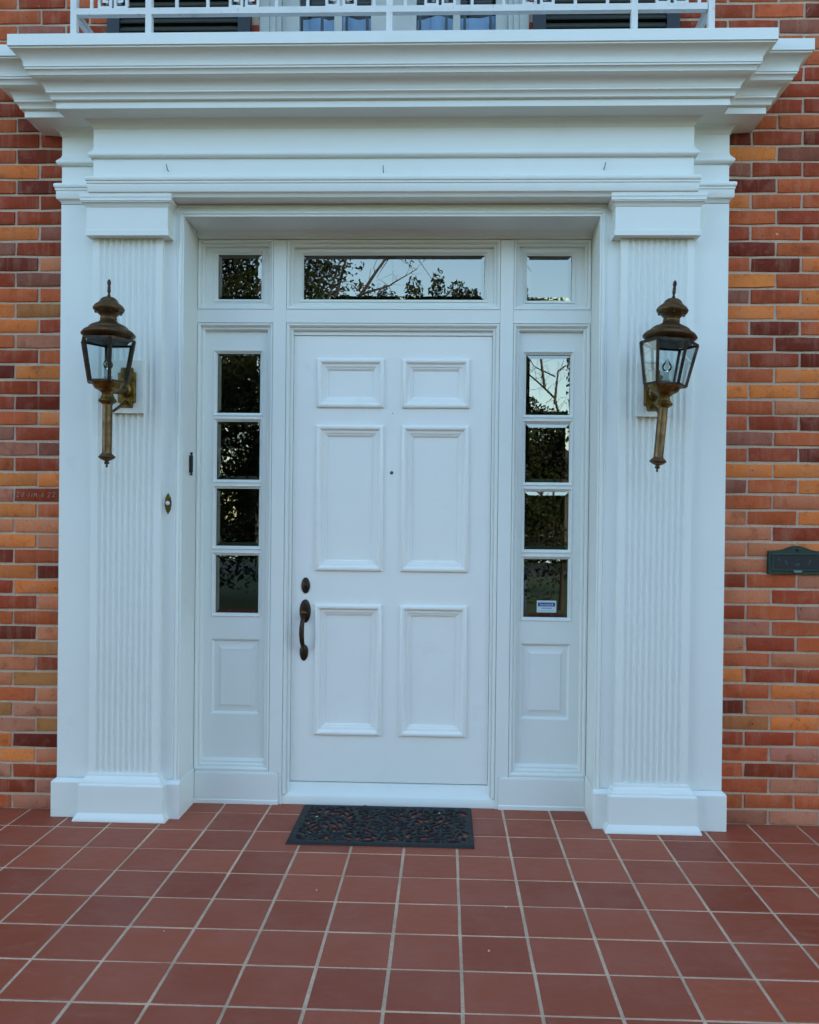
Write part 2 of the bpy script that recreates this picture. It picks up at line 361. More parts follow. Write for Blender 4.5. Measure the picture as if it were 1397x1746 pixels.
for k in range(rows):
    zc = k * CO + 0.0345 - 0.001
    for side in (-1, 1):
        off = (-1.694 if k % 2 == 0 else -1.587) if side < 0 else (1.684 if k % 2 == 0 else 1.574)
        n0 = -11 if side < 0 else -9
        for i in range(-26, 27):
            x0 = off + i * BP; x1 = x0 + BP
            mid = (x0 + x1) / 2
            if side < 0 and (mid > 0 or mid < -4.2): continue
            if side > 0 and (mid <= 0 or mid > 4.2): continue
            a, b2 = x0 + 0.0055, x1 - 0.0055
            if solid(a, b2, zc): continue
            # cut bricks at the opening / at the middle line
            if zc < 3.20:
                if side < 0 and b2 > -1.41: b2 = -1.41
                if side > 0 and a < 1.41: a = 1.41
            if W0 - 0.3 < mid < W1 + 0.3 and 3.27 < zc < 5.0:
                if side < 0 and b2 > W0: b2 = W0
                if side > 0 and a < W1: a = W1
            else:
                if side < 0 and b2 > -0.004: b2 = -0.004
                if side > 0 and a < 0.004: a = 0.004
            if b2 - a < 0.025: continue
            # colour transcribed from the photograph where it can be read
            ch = None
            if side < 0 and k < len(LEFT):
                idx = (0 if k % 2 == 0 else 0) + i + 1     # even: joint -1.694 ; odd: joint -1.587
                if 0 <= idx <= 1: ch = LEFT[k][idx]
            if side > 0 and k < len(RIGHT):
                idx = i + 1
                if 0 <= idx <= 2: ch = RIGHT[k][idx]
            if ch is None: ch = random.choice(RNDT if zc > 2.3 else RND)
            if abs(mid) < 0.75 and zc > 3.2: ch = 'R'
            base = PAL[ch]; v = random.uniform(0.88, 1.12); col = tuple(min(1, c_ * v * random.uniform(0.95, 1.05)) for c_ in base)
            near = (-1.80 < b2 and a < 1.97) and zc < 3.70 and not (zc > 3.2 and zc < 3.36 and abs(mid) < 1.35)
            y = random.uniform(-0.0012, 0.0012)
            if near:
                L = b2 - a
                me = random.choice(full_meshes) if abs(L - 0.2085) < 0.002 else brick_mesh(L, k).mesh('brick', BRICK, 40)
                o = bpy.data.objects.new('brick', me); C.objects.link(o); o.parent = wall
                o.location = ((a + b2) / 2, y, zc + random.uniform(-0.0008, 0.0008)); o.rotation_euler = (0, random.gauss(0, 0.003), 0); o.color = (*col, 1)
            else:
                k0 = len(stuffM.f); bmk = brick_mesh(b2 - a, k % 10); bmk.v = [(vx + (a + b2) / 2, vy + y, vz + zc) for vx, vy, vz in bmk.v]; stuffM.add(bmk); stuffC += [col] * (len(stuffM.f) - k0)
so = stuffM.obj('brick', BRICKS, wall, 0, fix=False, kind='stuff')
at = so.data.color_attributes.new('brick_col', 'FLOAT_COLOR', 'CORNER')
buf = np.empty((len(so.data.loops), 4), dtype=np.float32); buf[:, 3] = 1
ls = np.array([p.loop_total for p in so.data.polygons]); buf[:, :3] = np.repeat(np.array(stuffC, dtype=np.float32), ls, axis=0)
at.data.foreach_set('color', buf.ravel())

# hand-scratched date on one brick left of the doorway
def strokes(lines, x, z, s, wdt, y, sl=0.12):
    M = MB()
    for ln in lines:
        for (ax, az), (bx, bz) in zip(ln[:-1], ln[1:]):
            p = Vector((x + (ax + sl * az) * s, 0, z + az * s)); q = Vector((x + (bx + sl * bz) * s, 0, z + bz * s)); d = (q - p)
            if d.length < 1e-6: continue
            nrm = Vector((-d.z, 0, d.x)).normalized() * wdt / 2; e = d.normalized() * wdt * .3
            M.quad(*[(v.x, y, v.z) for v in (p - nrm - e, q - nrm + e, q + nrm + e, p + nrm - e)])
    return M
G = {'2': [[(0, .8), (.2, 1), (.5, .95), (.5, .7), (.05, 0), (.55, .05)]], '0': [[(.1, .3), (.1, .7), (.35, .85), (.6, .75), (.5, .2), (.25, 0), (.1, .25)]], '.': [[(0, .35), (.06, .4)]],
     '/': [[(0, 0), (.1, .75)]], 'M': [[(0, 0), (.1, .8), (.3, .35), (.5, .9), (.65, 0)]], '8': [[(.4, .8), (.15, .75), (.15, .5), (.4, .4), (.4, .1), (.15, 0), (.05, .2), (.35, .5), (.4, .8)]]}
X = -1.682; M = MB()
for ch, xo in (('2', 0), ('0', .021), ('.', .047), ('/', .056), ('/', .070), ('M', .080), ('.', .106), ('8', .114), ('2', .143), ('2', .164)):
    M.add(strokes(G[ch], X + xo, 1.4085 + random.uniform(-.001, .001), 0.022, 0.0019, -0.0028))
M.obj('scratched_writing', SCRATCH, wall, 0, fix=False)
M = strokes([[(0, 0), (.15, .1), (.55, .9)]], 1.797, 3.553, 0.022, 0.002, -0.0028); M.obj('scratch_mark', SCRATCH, wall, 0, fix=False)

# ================================================================== DOOR SURROUND
sur = empty('door_surround', (0, 0, 0), label='white painted classical doorway surround with fluted pilasters and heavy cornice', category='doorway')
FR = 0.135                      # plane of the mullions
PATH = [(-1.455, 0.0), (-1.455, -0.065), (-1.283, -0.065), (-1.283, -0.14), (1.283, -0.14), (1.283, -0.065), (1.455, -0.065), (1.455, 0.0)]
def path_at(p):
    o = []
    for i, (x, y) in enumerate(PATH):
        sx = math.copysign(p, x); o.append((x + sx, y - (p if 0 < i < len(PATH) - 1 else 0)))
    return o
def sweep(M, prof, top=False, bottom=False):
    k = len(M.v); N = len(PATH)
    for p, z in prof:
        for x, y in path_at(p): M.v.append((x, y, z))
    for i in range(len(prof) - 1):
        for j in range(N - 1):
            a = k + i * N + j; M.f.append((a, a + 1, a + 1 + N, a + N)); M.mi.append(0)
    if top: l = k + (len(prof) - 1) * N; M.f.append(tuple(range(l, l + N))); M.mi.append(0)
    if bottom: M.f.append(tuple(reversed(range(k, k + N)))); M.mi.append(0)
    return M
def arc(p0, p1, bulge, n=8):
    """curved run between two profile points; bulge = sideways offset of its middle"""
    (a, b), (c, d) = p0, p1; L = math.hypot(c - a, d - b); nx, ny = -(d - b) / L, (c - a) / L
    return [(a + (c - a) * t + nx * bulge * 4 * t * (1 - t), b + (d - b) * t + ny * bulge * 4 * t * (1 - t)) for t in [i / n for i in range(n + 1)]]
cor = [(0, 2.992), (0.003, 2.998)] + arc((0.005, 3.000), (0.026, 3.023), 0.004, 6) + [(0.030, 3.0265), (0.038, 3.0275), (0.108, 3.0315), (0.108, 3.0285), (0.112, 3.0285), (0.112, 3.0555), (0.121, 3.0565), (0.126, 3.0585)]
cor += arc((0.127, 3.0595), (0.139, 3.079), 0.003, 6) + [(0.1425, 3.081), (0.1425, 3.0870)]
cor += arc((0.1435, 3.0885), (0.171, 3.118), 0.0065, 8) + [(0.182, 3.1235), (0.188, 3.1285)] + arc((0.189, 3.129), (0.198, 3.1455), 0.002, 5) + [(0.202, 3.147), (0.202, 3.1530)]
cor += arc((0.2055, 3.1555), (0.2395, 3.2075), 0.010, 10) + [(0.2435, 3.2095), (0.2435, 3.2150), (0.250, 3.2165), (0.250, 3.262)]
sweep(MB(), cor, top=True).obj('cornice', PAINT, sur, 28)
fr_ = [(0, 2.788), (0, 2.866)] + arc((0.010, 2.867), (0.012, 2.892), -0.0085, 8) + arc((0.010, 2.895), (0.0, 2.922), 0.003, 6) + [(0, 2.992)]
sweep(MB(), fr_).obj('frieze', PAINT, sur, 28)
ar = [(0, 2.700)] + arc((0.001, 2.701), (0.016, 2.718), 0.003, 6) + [(0.018, 2.722), (0.018, 2.7535), (0.0215, 2.7545), (0.0215, 2.7610), (0.0195, 2.762), (0.0195, 2.764), (0.0245, 2.7655)] + arc((0.0250, 2.767), (0.0245, 2.783), -0.002, 4) + [(0.018, 2.7865), (0, 2.788)]
sweep(MB(), ar, bottom=True).obj('architrave', PAINT, sur, 28)
# backboards: wide boards that carry the pilasters, and the head board between them
RV = 0.907
for s in (-1, 1):
    M = MB().box(0.936, 1.458, -0.062, 0.0, 0.155, 2.699)
    (M if s > 0 else M.mirrored()).obj('backboard', PAINT, sur)
MB().box(-0.9355, 0.9355, -0.062, 0.0, 2.674, 2.6985).obj('head_board', PAINT, sur)
# casing moulding round the recess
M = MB()
casp = [(0.036, -0.0615), (0.032, -0.0665), (0.030, -0.0665), (0.0255, -0.0640), (0.024, -0.0690), (0.014, -0.0725), (0.0075, -0.0665), (0.006, -0.0700), (0.0, -0.0700), (0.0, 0.02)]
for s in (-1, 1):
    k = len(M.v)
    for d, y in casp: M.v += [(s * (RV + d), y, 0.155), (s * (RV + d), y, 2.643 + d)]
    for i in range(len(casp) - 1): M.f.append((k + 2 * i, k + 2 * i + 1, k + 2 * i + 3, k + 2 * i + 2)); M.mi.append(0)
k = len(M.v)
for d, y in casp: M.v += [(-(RV + d), y, 2.643 + d), (RV + d, y, 2.643 + d)]
for i in range(len(casp) - 1): M.f.append((k + 2 * i, k + 2 * i + 1, k + 2 * i + 3, k + 2 * i + 2)); M.mi.append(0)
M.obj('recess_casing', PAINT, sur, 25)
# reveal sides and soffit
for s in (-1, 1):
    M = MB().box(RV + 0.0005, RV + 0.03, 0.02, 0.30, 0.0, 2.672)
    (M if s > 0 else M.mirrored()).obj('jamb', PAINT, sur)
MB().box(-RV, RV, 0.02, 0.30, 2.6435, 2.672).obj('soffit', PAINT, sur)
M = MB(); k = 0                      # small crown where the soffit meets the frame
crown = [(0.060, 2.6433), (0.0605, 2.640)] + arc((0.070, 2.639), (0.112, 2.618), 0.004, 6) + [(0.114, 2.613), (0.120, 2.612), (0.120, 2.606), (0.134, 2.605)]
crown = [(y + 0.010, z + 0.008) for y, z in crown]
M.v += [(sx * (RV - 0.0005), y, z) for y, z in crown for sx in (-1, 1)]
for i in range(len(crown) - 1): M.f.append((2 * i, 2 * i + 1, 2 * i + 3, 2 * i + 2)); M.mi.append(0)
M.obj('crown_moulding', PAINT, sur, 25)

# pilasters
def pilaster(s):
    X0, X1 = 0.993, 1.304; P = 0.0257; F0 = X0 + (X1 - X0 - 10 * P) / 2; yf = -0.092
    pts = [(X0, -0.061), (X0, yf + 0.001), (X0 + 0.001, yf)]
    for i in range(10):
        a = F0 + i * P + 0.0022; b = a + P - 0.0044
        for t in range(9):
            th = math.pi * t / 8; pts.append(((a + b) / 2 - (b - a) / 2 * math.cos(th), yf + 0.0085 * math.sin(th)))
    pts += [(X1 - 0.001, yf), (X1, yf + 0.001), (X1, -0.061)]
    M = MB(); N = len(pts); zs = (0.195, 2.545)
    for z in zs: M.v += [(x, y, z) for x, y in pts]
    for i in range(N - 1): M.f.append((i, i + 1, N + i + 1, N + i)); M.mi.append(0)
    o = (M if s > 0 else M.mirrored()).obj('pilaster', PAINT, sur, 35)
    def stack(sx0, sx1, prof, name):   # square-plan stack: prof = (p, z); p grows all round
        m_ = MB()
        k = 0
        for p, z in prof: m_.v += [(sx0 - p, -0.061, z), (sx0 - p, -0.128 - p, z), (sx1 + p, -0.128 - p, z), (sx1 + p, -0.061, z)]
        for i in range(len(prof) - 1):
            for j in range(3): a = 4 * i + j; m_.f.append((a, a + 1, a + 5, a + 4)); m_.mi.append(0)
        l = 4 * (len(prof) - 1); m_.f.append((l, l + 1, l + 2, l + 3)); m_.mi.append(0); m_.f.append((3, 2, 1, 0)); m_.mi.append(0)
        (m_ if s > 0 else m_.mirrored()).obj(name, PAINT, o, 28)
    stack(0.960, 1.3165, [(0.0, 2.540), (0.0035, 2.5405), (0.0035, 2.5640), (0.0, 2.5660), (0.0, 2.662), (0.003, 2.664)] + arc((0.004, 2.666), (0.017, 2.680), 0.0025, 5) + [(0.017, 2.6835), (0.0205, 2.6845), (0.0205, 2.6985)], 'capital')
    stack(0.962, 1.336, [(0.017, 0.0), (0.017, 0.004), (0.014, 0.012), (0.0075, 0.022), (0.002, 0.030), (0.0, 0.033), (0.0, 0.1495), (-0.0015, 0.1515)], 'plinth')
    m_ = MB(); pr = [(0.0, 0.1520), (-0.006, 0.158), (-0.007, 0.164), (-0.0125, 0.166)] + arc((-0.0135, 0.168), (-0.026, 0.186), -0.002, 5) + [(-0.0275, 0.187), (-0.0275, 0.193), (-0.031, 0.200)]
    for p, z in pr: m_.v += [(0.962 - p, -0.0615, z), (0.962 - p, -0.1275 - p, z), (1.336 + p, -0.1275 - p, z), (1.336 + p, -0.0615, z)]
    for i in range(len(pr) - 1):
        for j in range(3): a = 4 * i + j; m_.f.append((a, a + 1, a + 5, a + 4)); m_.mi.append(0)
    l = 4 * (len(pr) - 1); m_.f.append((l, l + 1, l + 2, l + 3)); m_.mi.append(0)
    (m_ if s > 0 else m_.mirrored()).obj('base_moulding', PAINT, o, 28)
    return o
pilaster(-1); pilaster(1)
# architrave upper step over the capitals (abacus band runs to 2.72)
for s in (-1, 1):
    M = MB().box(0.9385, 1.3385, -0.1505, -0.10, 2.6990, 2.7170)
    (M if s > 0 else M.mirrored()).obj('abacus', PAINT, sur)
# outer base blocks wrapping into the reveal
for s in (-1, 1):
    m_ = MB(); pr = [(0.0, 0.0), (0.0, 0.152), (-0.004, 0.157), (-0.024, 0.166)]
    pl = lambda p: [(RV - 0.006 - p * 0.2, 0.127), (RV - 0.006 - p * 0.2, -0.090 - p), (1.472 + p * 0.6, -0.090 - p), (1.472 + p * 0.6, 0.0)]
    for p, z in pr: m_.v += [(x, y, z) for x, y in pl(p)]
    for i in range(len(pr) - 1):
        for j in range(3): a = 4 * i + j; m_.f.append((a, a + 1, a + 5, a + 4)); m_.mi.append(0)
    (m_ if s > 0 else m_.mirrored()).obj('base_block', PAINT, sur, 28)

# frame of the recess: mullions, transom bar, mouldings round the five openings
OPX = 0.553; DX = 0.493
for s in (-1, 1):
    M = MB().box(DX, OPX, FR, 0.30, 0.143, 2.6095); M.box(DX, 0.5077, FR, 0.30, -0.002, 0.143)
    (M if s > 0 else M.mirrored()).obj('mullion', PAINT, sur)
MB().box(-DX + 0.0005, DX - 0.0005, FR + 0.001, 0.30, 2.2285, 2.289).obj('transom_bar', PAINT, sur)
for s in (-1, 1):
    M = MB().box(OPX + 0.0005, RV, FR + 0.001, 0.30, 2.2285, 2.289)
    (M if s > 0 else M.mirrored()).obj('transom_bar', PAINT, sur)
CASE = [(0.0, FR + 0.004), (0.0015, FR + 0.008)] + [(0.0025, FR + 0.001)] + [(0.010, FR + 0.002), (0.0145, FR + 0.007), (0.016, FR + 0.0115), (0.0175, FR + 0.0115), (0.0175, FR + 0.018), (0.019, FR + 0.016), (0.0255, FR + 0.0175), (0.030, FR + 0.024)]
def opening(x0, x1, z0, z1, name='opening_moulding', sx=1.0, end=0.178):
    pr = [(t * sx, y) for t, y in CASE]; pr.append((pr[-1][0], end))
    return MB().rings(x0, x1, z0, z1, pr, cap=False).obj(name, PAINT, sur, 25)
opening(-RV + 0.0002, -OPX, 2.2895, 2.6125, sx=.9); opening(OPX, RV - 0.0002, 2.2895, 2.6125, sx=.9); opening(-DX, DX, 2.2895, 2.6125, sx=1.0)
opening(-RV + 0.0002, -OPX, 0.150, 2.228, sx=1.0); opening(OPX, RV - 0.0002, 0.150, 2.228, sx=1.0)
# door frame casing: open at the bottom
M = MB(); pr = [(t * 1.04, y) for t, y in CASE]; pr += [(0.0305, 0.20)]
for i in range(len(pr) - 1):
    (t0, y0), (t1, y1) = pr[i], pr[i + 1]
    for s in (-1, 1): M.quad((s * (DX - t0), y0, 0.045), (s * (DX - t1), y1, 0.045), (s * (DX - t1), y1, 2.228 - t1), (s * (DX - t0), y0, 2.228 - t0))
    M.quad((-(DX - t0), y0, 2.228 - t0), (-(DX - t1), y1, 2.228 - t1), ((DX - t1), y1, 2.228 - t1), ((DX - t0), y0, 2.228 - t0))
M.box(-0.4615, 0.4615, 0.1690, 0.26, 2.1785, 2.1990)
M.obj('door_casing', PAINT, sur, 25)
# threshold: sloping sill and shoe strip
M = MB(); pr = [(0.1405, -0.002), (0.1405, 0.012), (0.1425, 0.036), (0.146, 0.041), (0.158, 0.052), (0.172, 0.092), (0.176, 0.0935), (0.26, 0.0935)]
for i in range(len(pr) - 1): (y0, z0), (y1, z1) = pr[i], pr[i + 1]; M.quad((-0.515, y0, z0), (0.515, y0, z0), (0.515, y1, z1), (-0.515, y1, z1))
M.obj('threshold', PAINT, sur, 40)
for s in (-1, 1):
    M = MB(); pr = [(0.126, -0.002), (0.126, 0.016), (0.1295, 0.020), (0.1295, 0.138), (0.1305, 0.1395), (0.1305, 0.143), (0.1395, 0.147), (0.1395, 0.156)] + arc((0.141, 0.158), (0.158, 0.180), -0.003, 5) + [(0.160, 0.182), (0.160, 0.190), (0.169, 0.200), (0.177, 0.200)]
    xs = [0.508 if z < 0.146 else 0.556 for y, z in pr]
    for i in range(len(pr) - 1): (y0, z0), (y1, z1) = pr[i], pr[i + 1]; M.quad((xs[i], y0, z0), (RV - 0.0065, y0, z0), (RV - 0.0065, y1, z1), (xs[i + 1], y1, z1))
    M.quad((0.508, 0.126, -0.002), (0.508, 0.126, 0.016), (0.508, 0.15, 0.016), (0.508, 0.15, -0.002)); M.quad((0.508, 0.1295, 0.016), (0.508, 0.1295, 0.1395), (0.508, 0.17, 0.1395), (0.508, 0.17, 0.016))
    (M if s > 0 else M.mirrored()).obj('sidelight_base', PAINT, sur, 28)

# ================================================================== WINDOWS OF THE DOORWAY
BEAD = [(0.0, 0.1752), (0.0, 0.1712), (0.0018, 0.1705), (0.0045, 0.1722), (0.0062, 0.1760), (0.0085, 0.1765), (0.0105, 0.1835), (0.0145, 0.1845), (0.0145, 0.1925)]
BI = 0.0145
def pane(parent, x0, x1, z0, z1, bev=0.017):
    # thick bevelled glass: flat centre, sloping margins each turned its own way
    M = MB().rings(x0 + 0.0003, x1 - 0.0003, z0 + 0.0003, z1 - 0.0003, [(0.0, 0.1913), (bev, 0.1899)])
    return M.obj('pane', PANEG, parent, 0, fix=False)
def sash(name, X0, X1, Zb, Zt, holes, label, group, extra=None):
    t = empty(name, ((X0 + X1) / 2, 0.1755, Zb), label=label, category='window', group=group)
    M = MB(); hx0, hx1 = holes[0][0] - BI, holes[0][1] + BI; Y0, Y1 = 0.1755, 0.215
    M.box(X0, hx0, Y0, Y1, Zb, Zt); M.box(hx1, X1, Y0, Y1, Zb, Zt)
    hs = sorted(holes, key=lambda h: h[2]); z = Zb
    for h in hs + [None]:
        z1 = (h[2] - BI) if h else Zt
        M.box(hx0, hx1, Y0, Y1, z, z1) if not extra or h is not hs[0] else (M.box(hx0, hx1, Y0, Y1, z, extra[2]), M.box(hx0, hx1, Y0, Y1, extra[3], z1), M.box(hx0, extra[0], Y0, Y1, extra[2], extra[3]) if extra[0] > hx0 else None, M.box(extra[1], hx1, Y0, Y1, extra[2], extra[3]) if extra[1] < hx1 else None)
        if h: z = h[3] + BI
    M.obj('sash', PAINT, t, 0, fix=False)
    for (a, b, c_, d) in holes:
        MB().rings(a - BI, b + BI, c_ - BI, d + BI, BEAD, cap=False).obj('glazing_bead', PAINT, t, 25); pane(t, a, b, c_, d)
    return t
TG = 'white framed windows above the door'
sash('transom_window', -0.8985, -0.5575, 2.2940, 2.6085, [(-0.8245, -0.6195, 2.3480, 2.5570)], 'small square dark window at upper left of the door', TG)
sash('transom_window', -0.4885, 0.4885, 2.2940, 2.6085, [(-0.4215, 0.4215, 2.3480, 2.5540)], 'long low window directly over the white door', TG)
sash('transom_window', 0.5575, 0.8985, 2.2940, 2.6085, [(0.6170, 0.8230, 2.3440, 2.5520)], 'small square pale window at upper right of the door', TG)
SLZ = [(0.8785, 1.1490), (1.1930, 1.4620), (1.5040, 1.7760), (1.8165, 2.0940)]
for s, lab in ((-1, 'tall four pane sidelight window left of the door beside the handle'), (1, 'tall four pane sidelight window right of the door with a security sticker')):
    x0, x1 = (0.6185, 0.8220) if s > 0 else (-0.8240, -0.6210)
    px0, px1 = (0.6060, 0.8360) if s > 0 else (-0.8380, -0.6080)
    X0, X1 = (OPX + 0.004, RV - 0.008) if s > 0 else (-RV + 0.008, -OPX - 0.004)
    t = empty('sidelight_window', ((X0 + X1) / 2, 0.1755, 0.16), label=lab, category='window', group='tall windows either side of the door')
    M = MB(); Y0, Y1 = 0.1755, 0.215; a, b = px0, px1
    M.box(X0, a, Y0, Y1, 0.16, 2.2235); M.box(b, X1, Y0, Y1, 0.16, 2.2235)
    M.box(a, b, Y0, Y1, 0.16, 0.4035); M.box(a, b, Y0, Y1, 0.7570, SLZ[0][0] - BI); M.box(a, b, Y0, Y1, SLZ[3][1] + BI, 2.2235)
    for i in range(3): M.box(x0 - BI, x1 + BI, Y0, Y1, SLZ[i][1] + BI, SLZ[i + 1][0] - BI)
    M.box(a, x0 - BI, Y0, Y1, SLZ[0][0] - BI, SLZ[3][1] + BI) if a < x0 - BI else None
    M.box(x1 + BI, b, Y0, Y1, SLZ[0][0] - BI, SLZ[3][1] + BI) if b > x1 + BI else None
    M.obj('sash', PAINT, t, 0, fix=False)
    MB().rings(px0, px1, 0.4035, 0.7570, [(0.0, 0.1755), (0.0, 0.1770), (0.003, 0.1780), (0.0115, 0.1885), (0.014, 0.1890), (0.0150, 0.1890), (0.0440, 0.1805), (0.0445, 0.1778), (0.0450, 0.1775)]).obj('raised_panel', PAINT, t, 20)
    for zz in SLZ:
        MB().rings(x0 - BI, x1 + BI, zz[0] - BI, zz[1] + BI, BEAD, cap=False).obj('glazing_bead', PAINT, t, 25); pane(t, x0, x1, *zz)

# sticker on the lowest right pane
st = MB().box(0.6810, 0.7710, 0.1884, 0.1890, 0.9010, 0.9560).obj('security_sticker', STICKW, None, 0, label='small blue and white security sticker on lowest pane of the right sidelight', category='sticker')
MB().box(0.6865, 0.7655, 0.1878, 0.1883, 0.9290, 0.9470).obj('blue_band', STICKB, st, 0)
def text(body, size, loc, m_, parent, name, sx=1.0):
    cu = bpy.data.curves.new(name, 'FONT'); cu.body = body; cu.size = size; cu.align_x = 'CENTER'; cu.align_y = 'CENTER'
    tmp = bpy.data.objects.new('tmp', cu); C.objects.link(tmp); dg = bpy.context.evaluated_depsgraph_get()
    me = bpy.data.meshes.new_from_object(tmp.evaluated_get(dg)); bpy.data.objects.remove(tmp); me.name = name
    for v in me.vertices: v.co = (v.co.x * sx + loc[0], loc[1], v.co.y + loc[2])
    me.materials.clear(); me.materials.append(m_)
    o = bpy.data.objects.new(name, me); C.objects.link(o); attach(o, parent); return o
text('SecurityLink', 0.0150, (0.726, 0.1874, 0.9380), STICKT, st, 'lettering', 0.86)
text('by ProTech', 0.0085, (0.727, 0.1880, 0.9195), STICKD, st, 'small_lettering', 1.0) if False else None
M = MB()
for i, (xa, xb) in enumerate([(0.703, 0.750)]): M.box(xa, xb, 0.1878, 0.1883, 0.9195, 0.9225)
M.box(0.690, 0.762, 0.1878, 0.1883, 0.9075, 0.9085)
M.obj('fine_print', STICKD, st, 0)

# ================================================================== FRONT DOOR
door = empty('front_door', (0, 0.1755, 0.098), label='white six panel front door with dark bronze handle', category='door')
YD = 0.1755
PX = [(-0.3520, -0.0390), (0.0455, 0.3575)]; PZ = [(0.3170, 0.9260), (1.0835, 1.7610), (1.8430, 2.0700)]
M = MB(); Xs = [-0.4605, *PX[0], *PX[1], 0.4605]; Zs = [0.0985, *PZ[0], *PZ[1], *PZ[2], 2.1765]
for i in range(5):
    for j in range(7):
        if i in (1, 3) and j in (1, 3, 5): continue
        M.quad((Xs[i], YD, Zs[j]), (Xs[i + 1], YD, Zs[j]), (Xs[i + 1], YD, Zs[j + 1]), (Xs[i], YD, Zs[j + 1]))
M.quad((-0.4605, YD, 0.0985), (-0.4605, 0.22, 0.0985), (-0.4605, 0.22, 2.1765), (-0.4605, YD, 2.1765)); M.quad((0.4605, YD, 0.0985), (0.4605, 0.22, 0.0985), (0.4605, 0.22, 2.1765), (0.4605, YD, 2.1765))
M.quad((-0.4605, YD, 0.0985), (-0.4605, 0.22, 0.0985), (0.4605, 0.22, 0.0985), (0.4605, YD, 0.0985)); M.quad((-0.4605, 0.22, 0.0985), (-0.4605, 0.22, 2.1765), (0.4605, 0.22, 2.1765), (0.4605, 0.22, 0.0985)); M.quad((-0.4605, YD, 2.1765), (-0.4605, 0.22, 2.1765), (0.4605, 0.22, 2.1765), (0.4605, YD, 2.1765))
M.obj('door_slab', DOORP_BOUNCE, door, 0)
PM = [(0.0, YD), (0.0, YD - 0.0080), (0.002, YD - 0.0115), (0.006, YD - 0.0140), (0.011, YD - 0.0150), (0.016, YD - 0.0135), (0.020, YD - 0.0090), (0.0225, YD - 0.0030), (0.0240, YD - 0.0025), (0.0300, YD - 0.0020), (0.0350, YD + 0.0005), (0.0365, YD + 0.0045), (0.0380, YD + 0.0045), (0.0430, YD + 0.0065), (0.0460, YD + 0.0100), (0.0480, YD + 0.0105), (0.0480, YD + 0.0145)]
for (a, b) in PX:
    for (c_, d) in PZ:
        sc_ = 1.06
        MB().rings(a, b, c_, d, [(t * sc_, y) for t, y in PM]).obj('door_panel', DOORP_BOUNCE, door, 22)
def oval(cx, cz, rx, rz, n=28, egg=0.0):
    return [(cx + rx * math.cos(2 * math.pi * i / n) * (1 + egg * math.sin(2 * math.pi * i / n)), cz + rz * math.sin(2 * math.pi * i / n)) for i in range(n)]
def dome(M, cx, cz, rx, rz, y0, h, egg=0.0, mi=0, n=28, steps=6):
    k = len(M.v); P = [(1.0, 0.0), (0.985, 0.45)] + [(math.cos(a) * 0.93, 0.45 + 0.55 * math.sin(a)) for a in [i * math.pi / 2 / steps for i in range(steps)]]
    for sc_, hh in P: M.v += [(x, y0 - h * hh, z) for x, z in oval(cx, cz, rx * sc_, rz * sc_, n, egg)]
    for i in range(len(P) - 1):
        for j in range(n): a = k + i * n + j; b = k + i * n + (j + 1) % n; M.f.append((a, b, b + n, a + n)); M.mi.append(mi)
    M.f.append(tuple(range(k + (len(P) - 1) * n, k + len(P) * n))); M.mi.append(mi); return M
bolt = dome(MB(), -0.3965, 1.0130, 0.0205, 0.0375, YD, 0.010).obj('deadbolt', BRONZE, door, 40)
dome(MB(), -0.3965, 1.0130, 0.0125, 0.0125, YD - 0.0085, 0.006).obj('key_cylinder', BRONZE, bolt, 40)
hd = dome(MB(), -0.3975, 0.8930, 0.0265, 0.0550, YD, 0.010).obj('door_handle', BRONZE, door, 40)
dome(MB(), -0.4015, 0.6990, 0.0205, 0.0385, YD, 0.009, egg=0.10).obj('lower_plate', BRONZE, hd, 40)
gp = [(-0.3985, YD - 0.006, 0.872), (-0.4010, YD - 0.026, 0.868), (-0.4030, YD - 0.045, 0.850), (-0.4040, YD - 0.055, 0.820), (-0.4040, YD - 0.057, 0.790), (-0.4030, YD - 0.050, 0.760), (-0.4020, YD - 0.036, 0.738), (-0.4015, YD - 0.020, 0.722), (-0.4015, YD - 0.006, 0.712)]
MB().tube(gp, [0.009, 0.0095, 0.010, 0.0115, 0.0120, 0.0110, 0.0095, 0.0085, 0.008], 12).obj('grip', BRONZE, hd, 60)
M = MB(); th = [(-0.3985, YD - 0.008, 0.893), (-0.3990, YD - 0.028, 0.893), (-0.3995, YD - 0.044, 0.889)]; M.tube(th, [0.006, 0.006, 0.005], 8); 
dm = dome(MB(), -0.3995, 0.889, 0.0165, 0.008, YD - 0.036, 0.010); M.add(dm); M.obj('thumb_latch', BRASS, hd, 40)
ph = dome(MB(), 0.0, 1.5420, 0.0078, 0.0078, YD, 0.003).obj('peephole', BLACKM, door, 40)
dome(MB(), 0.0, 1.5420, 0.0048, 0.0048, YD - 0.0025, 0.0015).obj('lens', plain('peephole_lens', (0.10, 0.11, 0.11), 0.1), ph, 40)
dome(MB(), 0.002, 1.8180, 0.0022, 0.0022, YD, 0.002).obj('nail_hole', BLACKM, door, 40)

# ================================================================== SMALL FITTINGS
def nail(x, z, tilt, lab):
    M = MB().tube([(x, -0.1395, z - 0.010), (x - tilt * .3, -0.150, z - 0.006), (x - tilt, -0.1525, z + 0.016)], [0.0016, 0.0016, 0.0014], 6)
    M.obj('nail', BLACKM, None, 40, label=lab, category='nail', group='bent nails in the frieze')
nail(-0.955, 2.822, 0.006, 'small bent black nail in the frieze above the left pilaster')
nail(-0.028, 2.814, 0.000, 'small upright black nail in the frieze above the middle of the door')
nail(0.906, 2.824, -0.005, 'small slanted black nail in the frieze above the right pilaster')
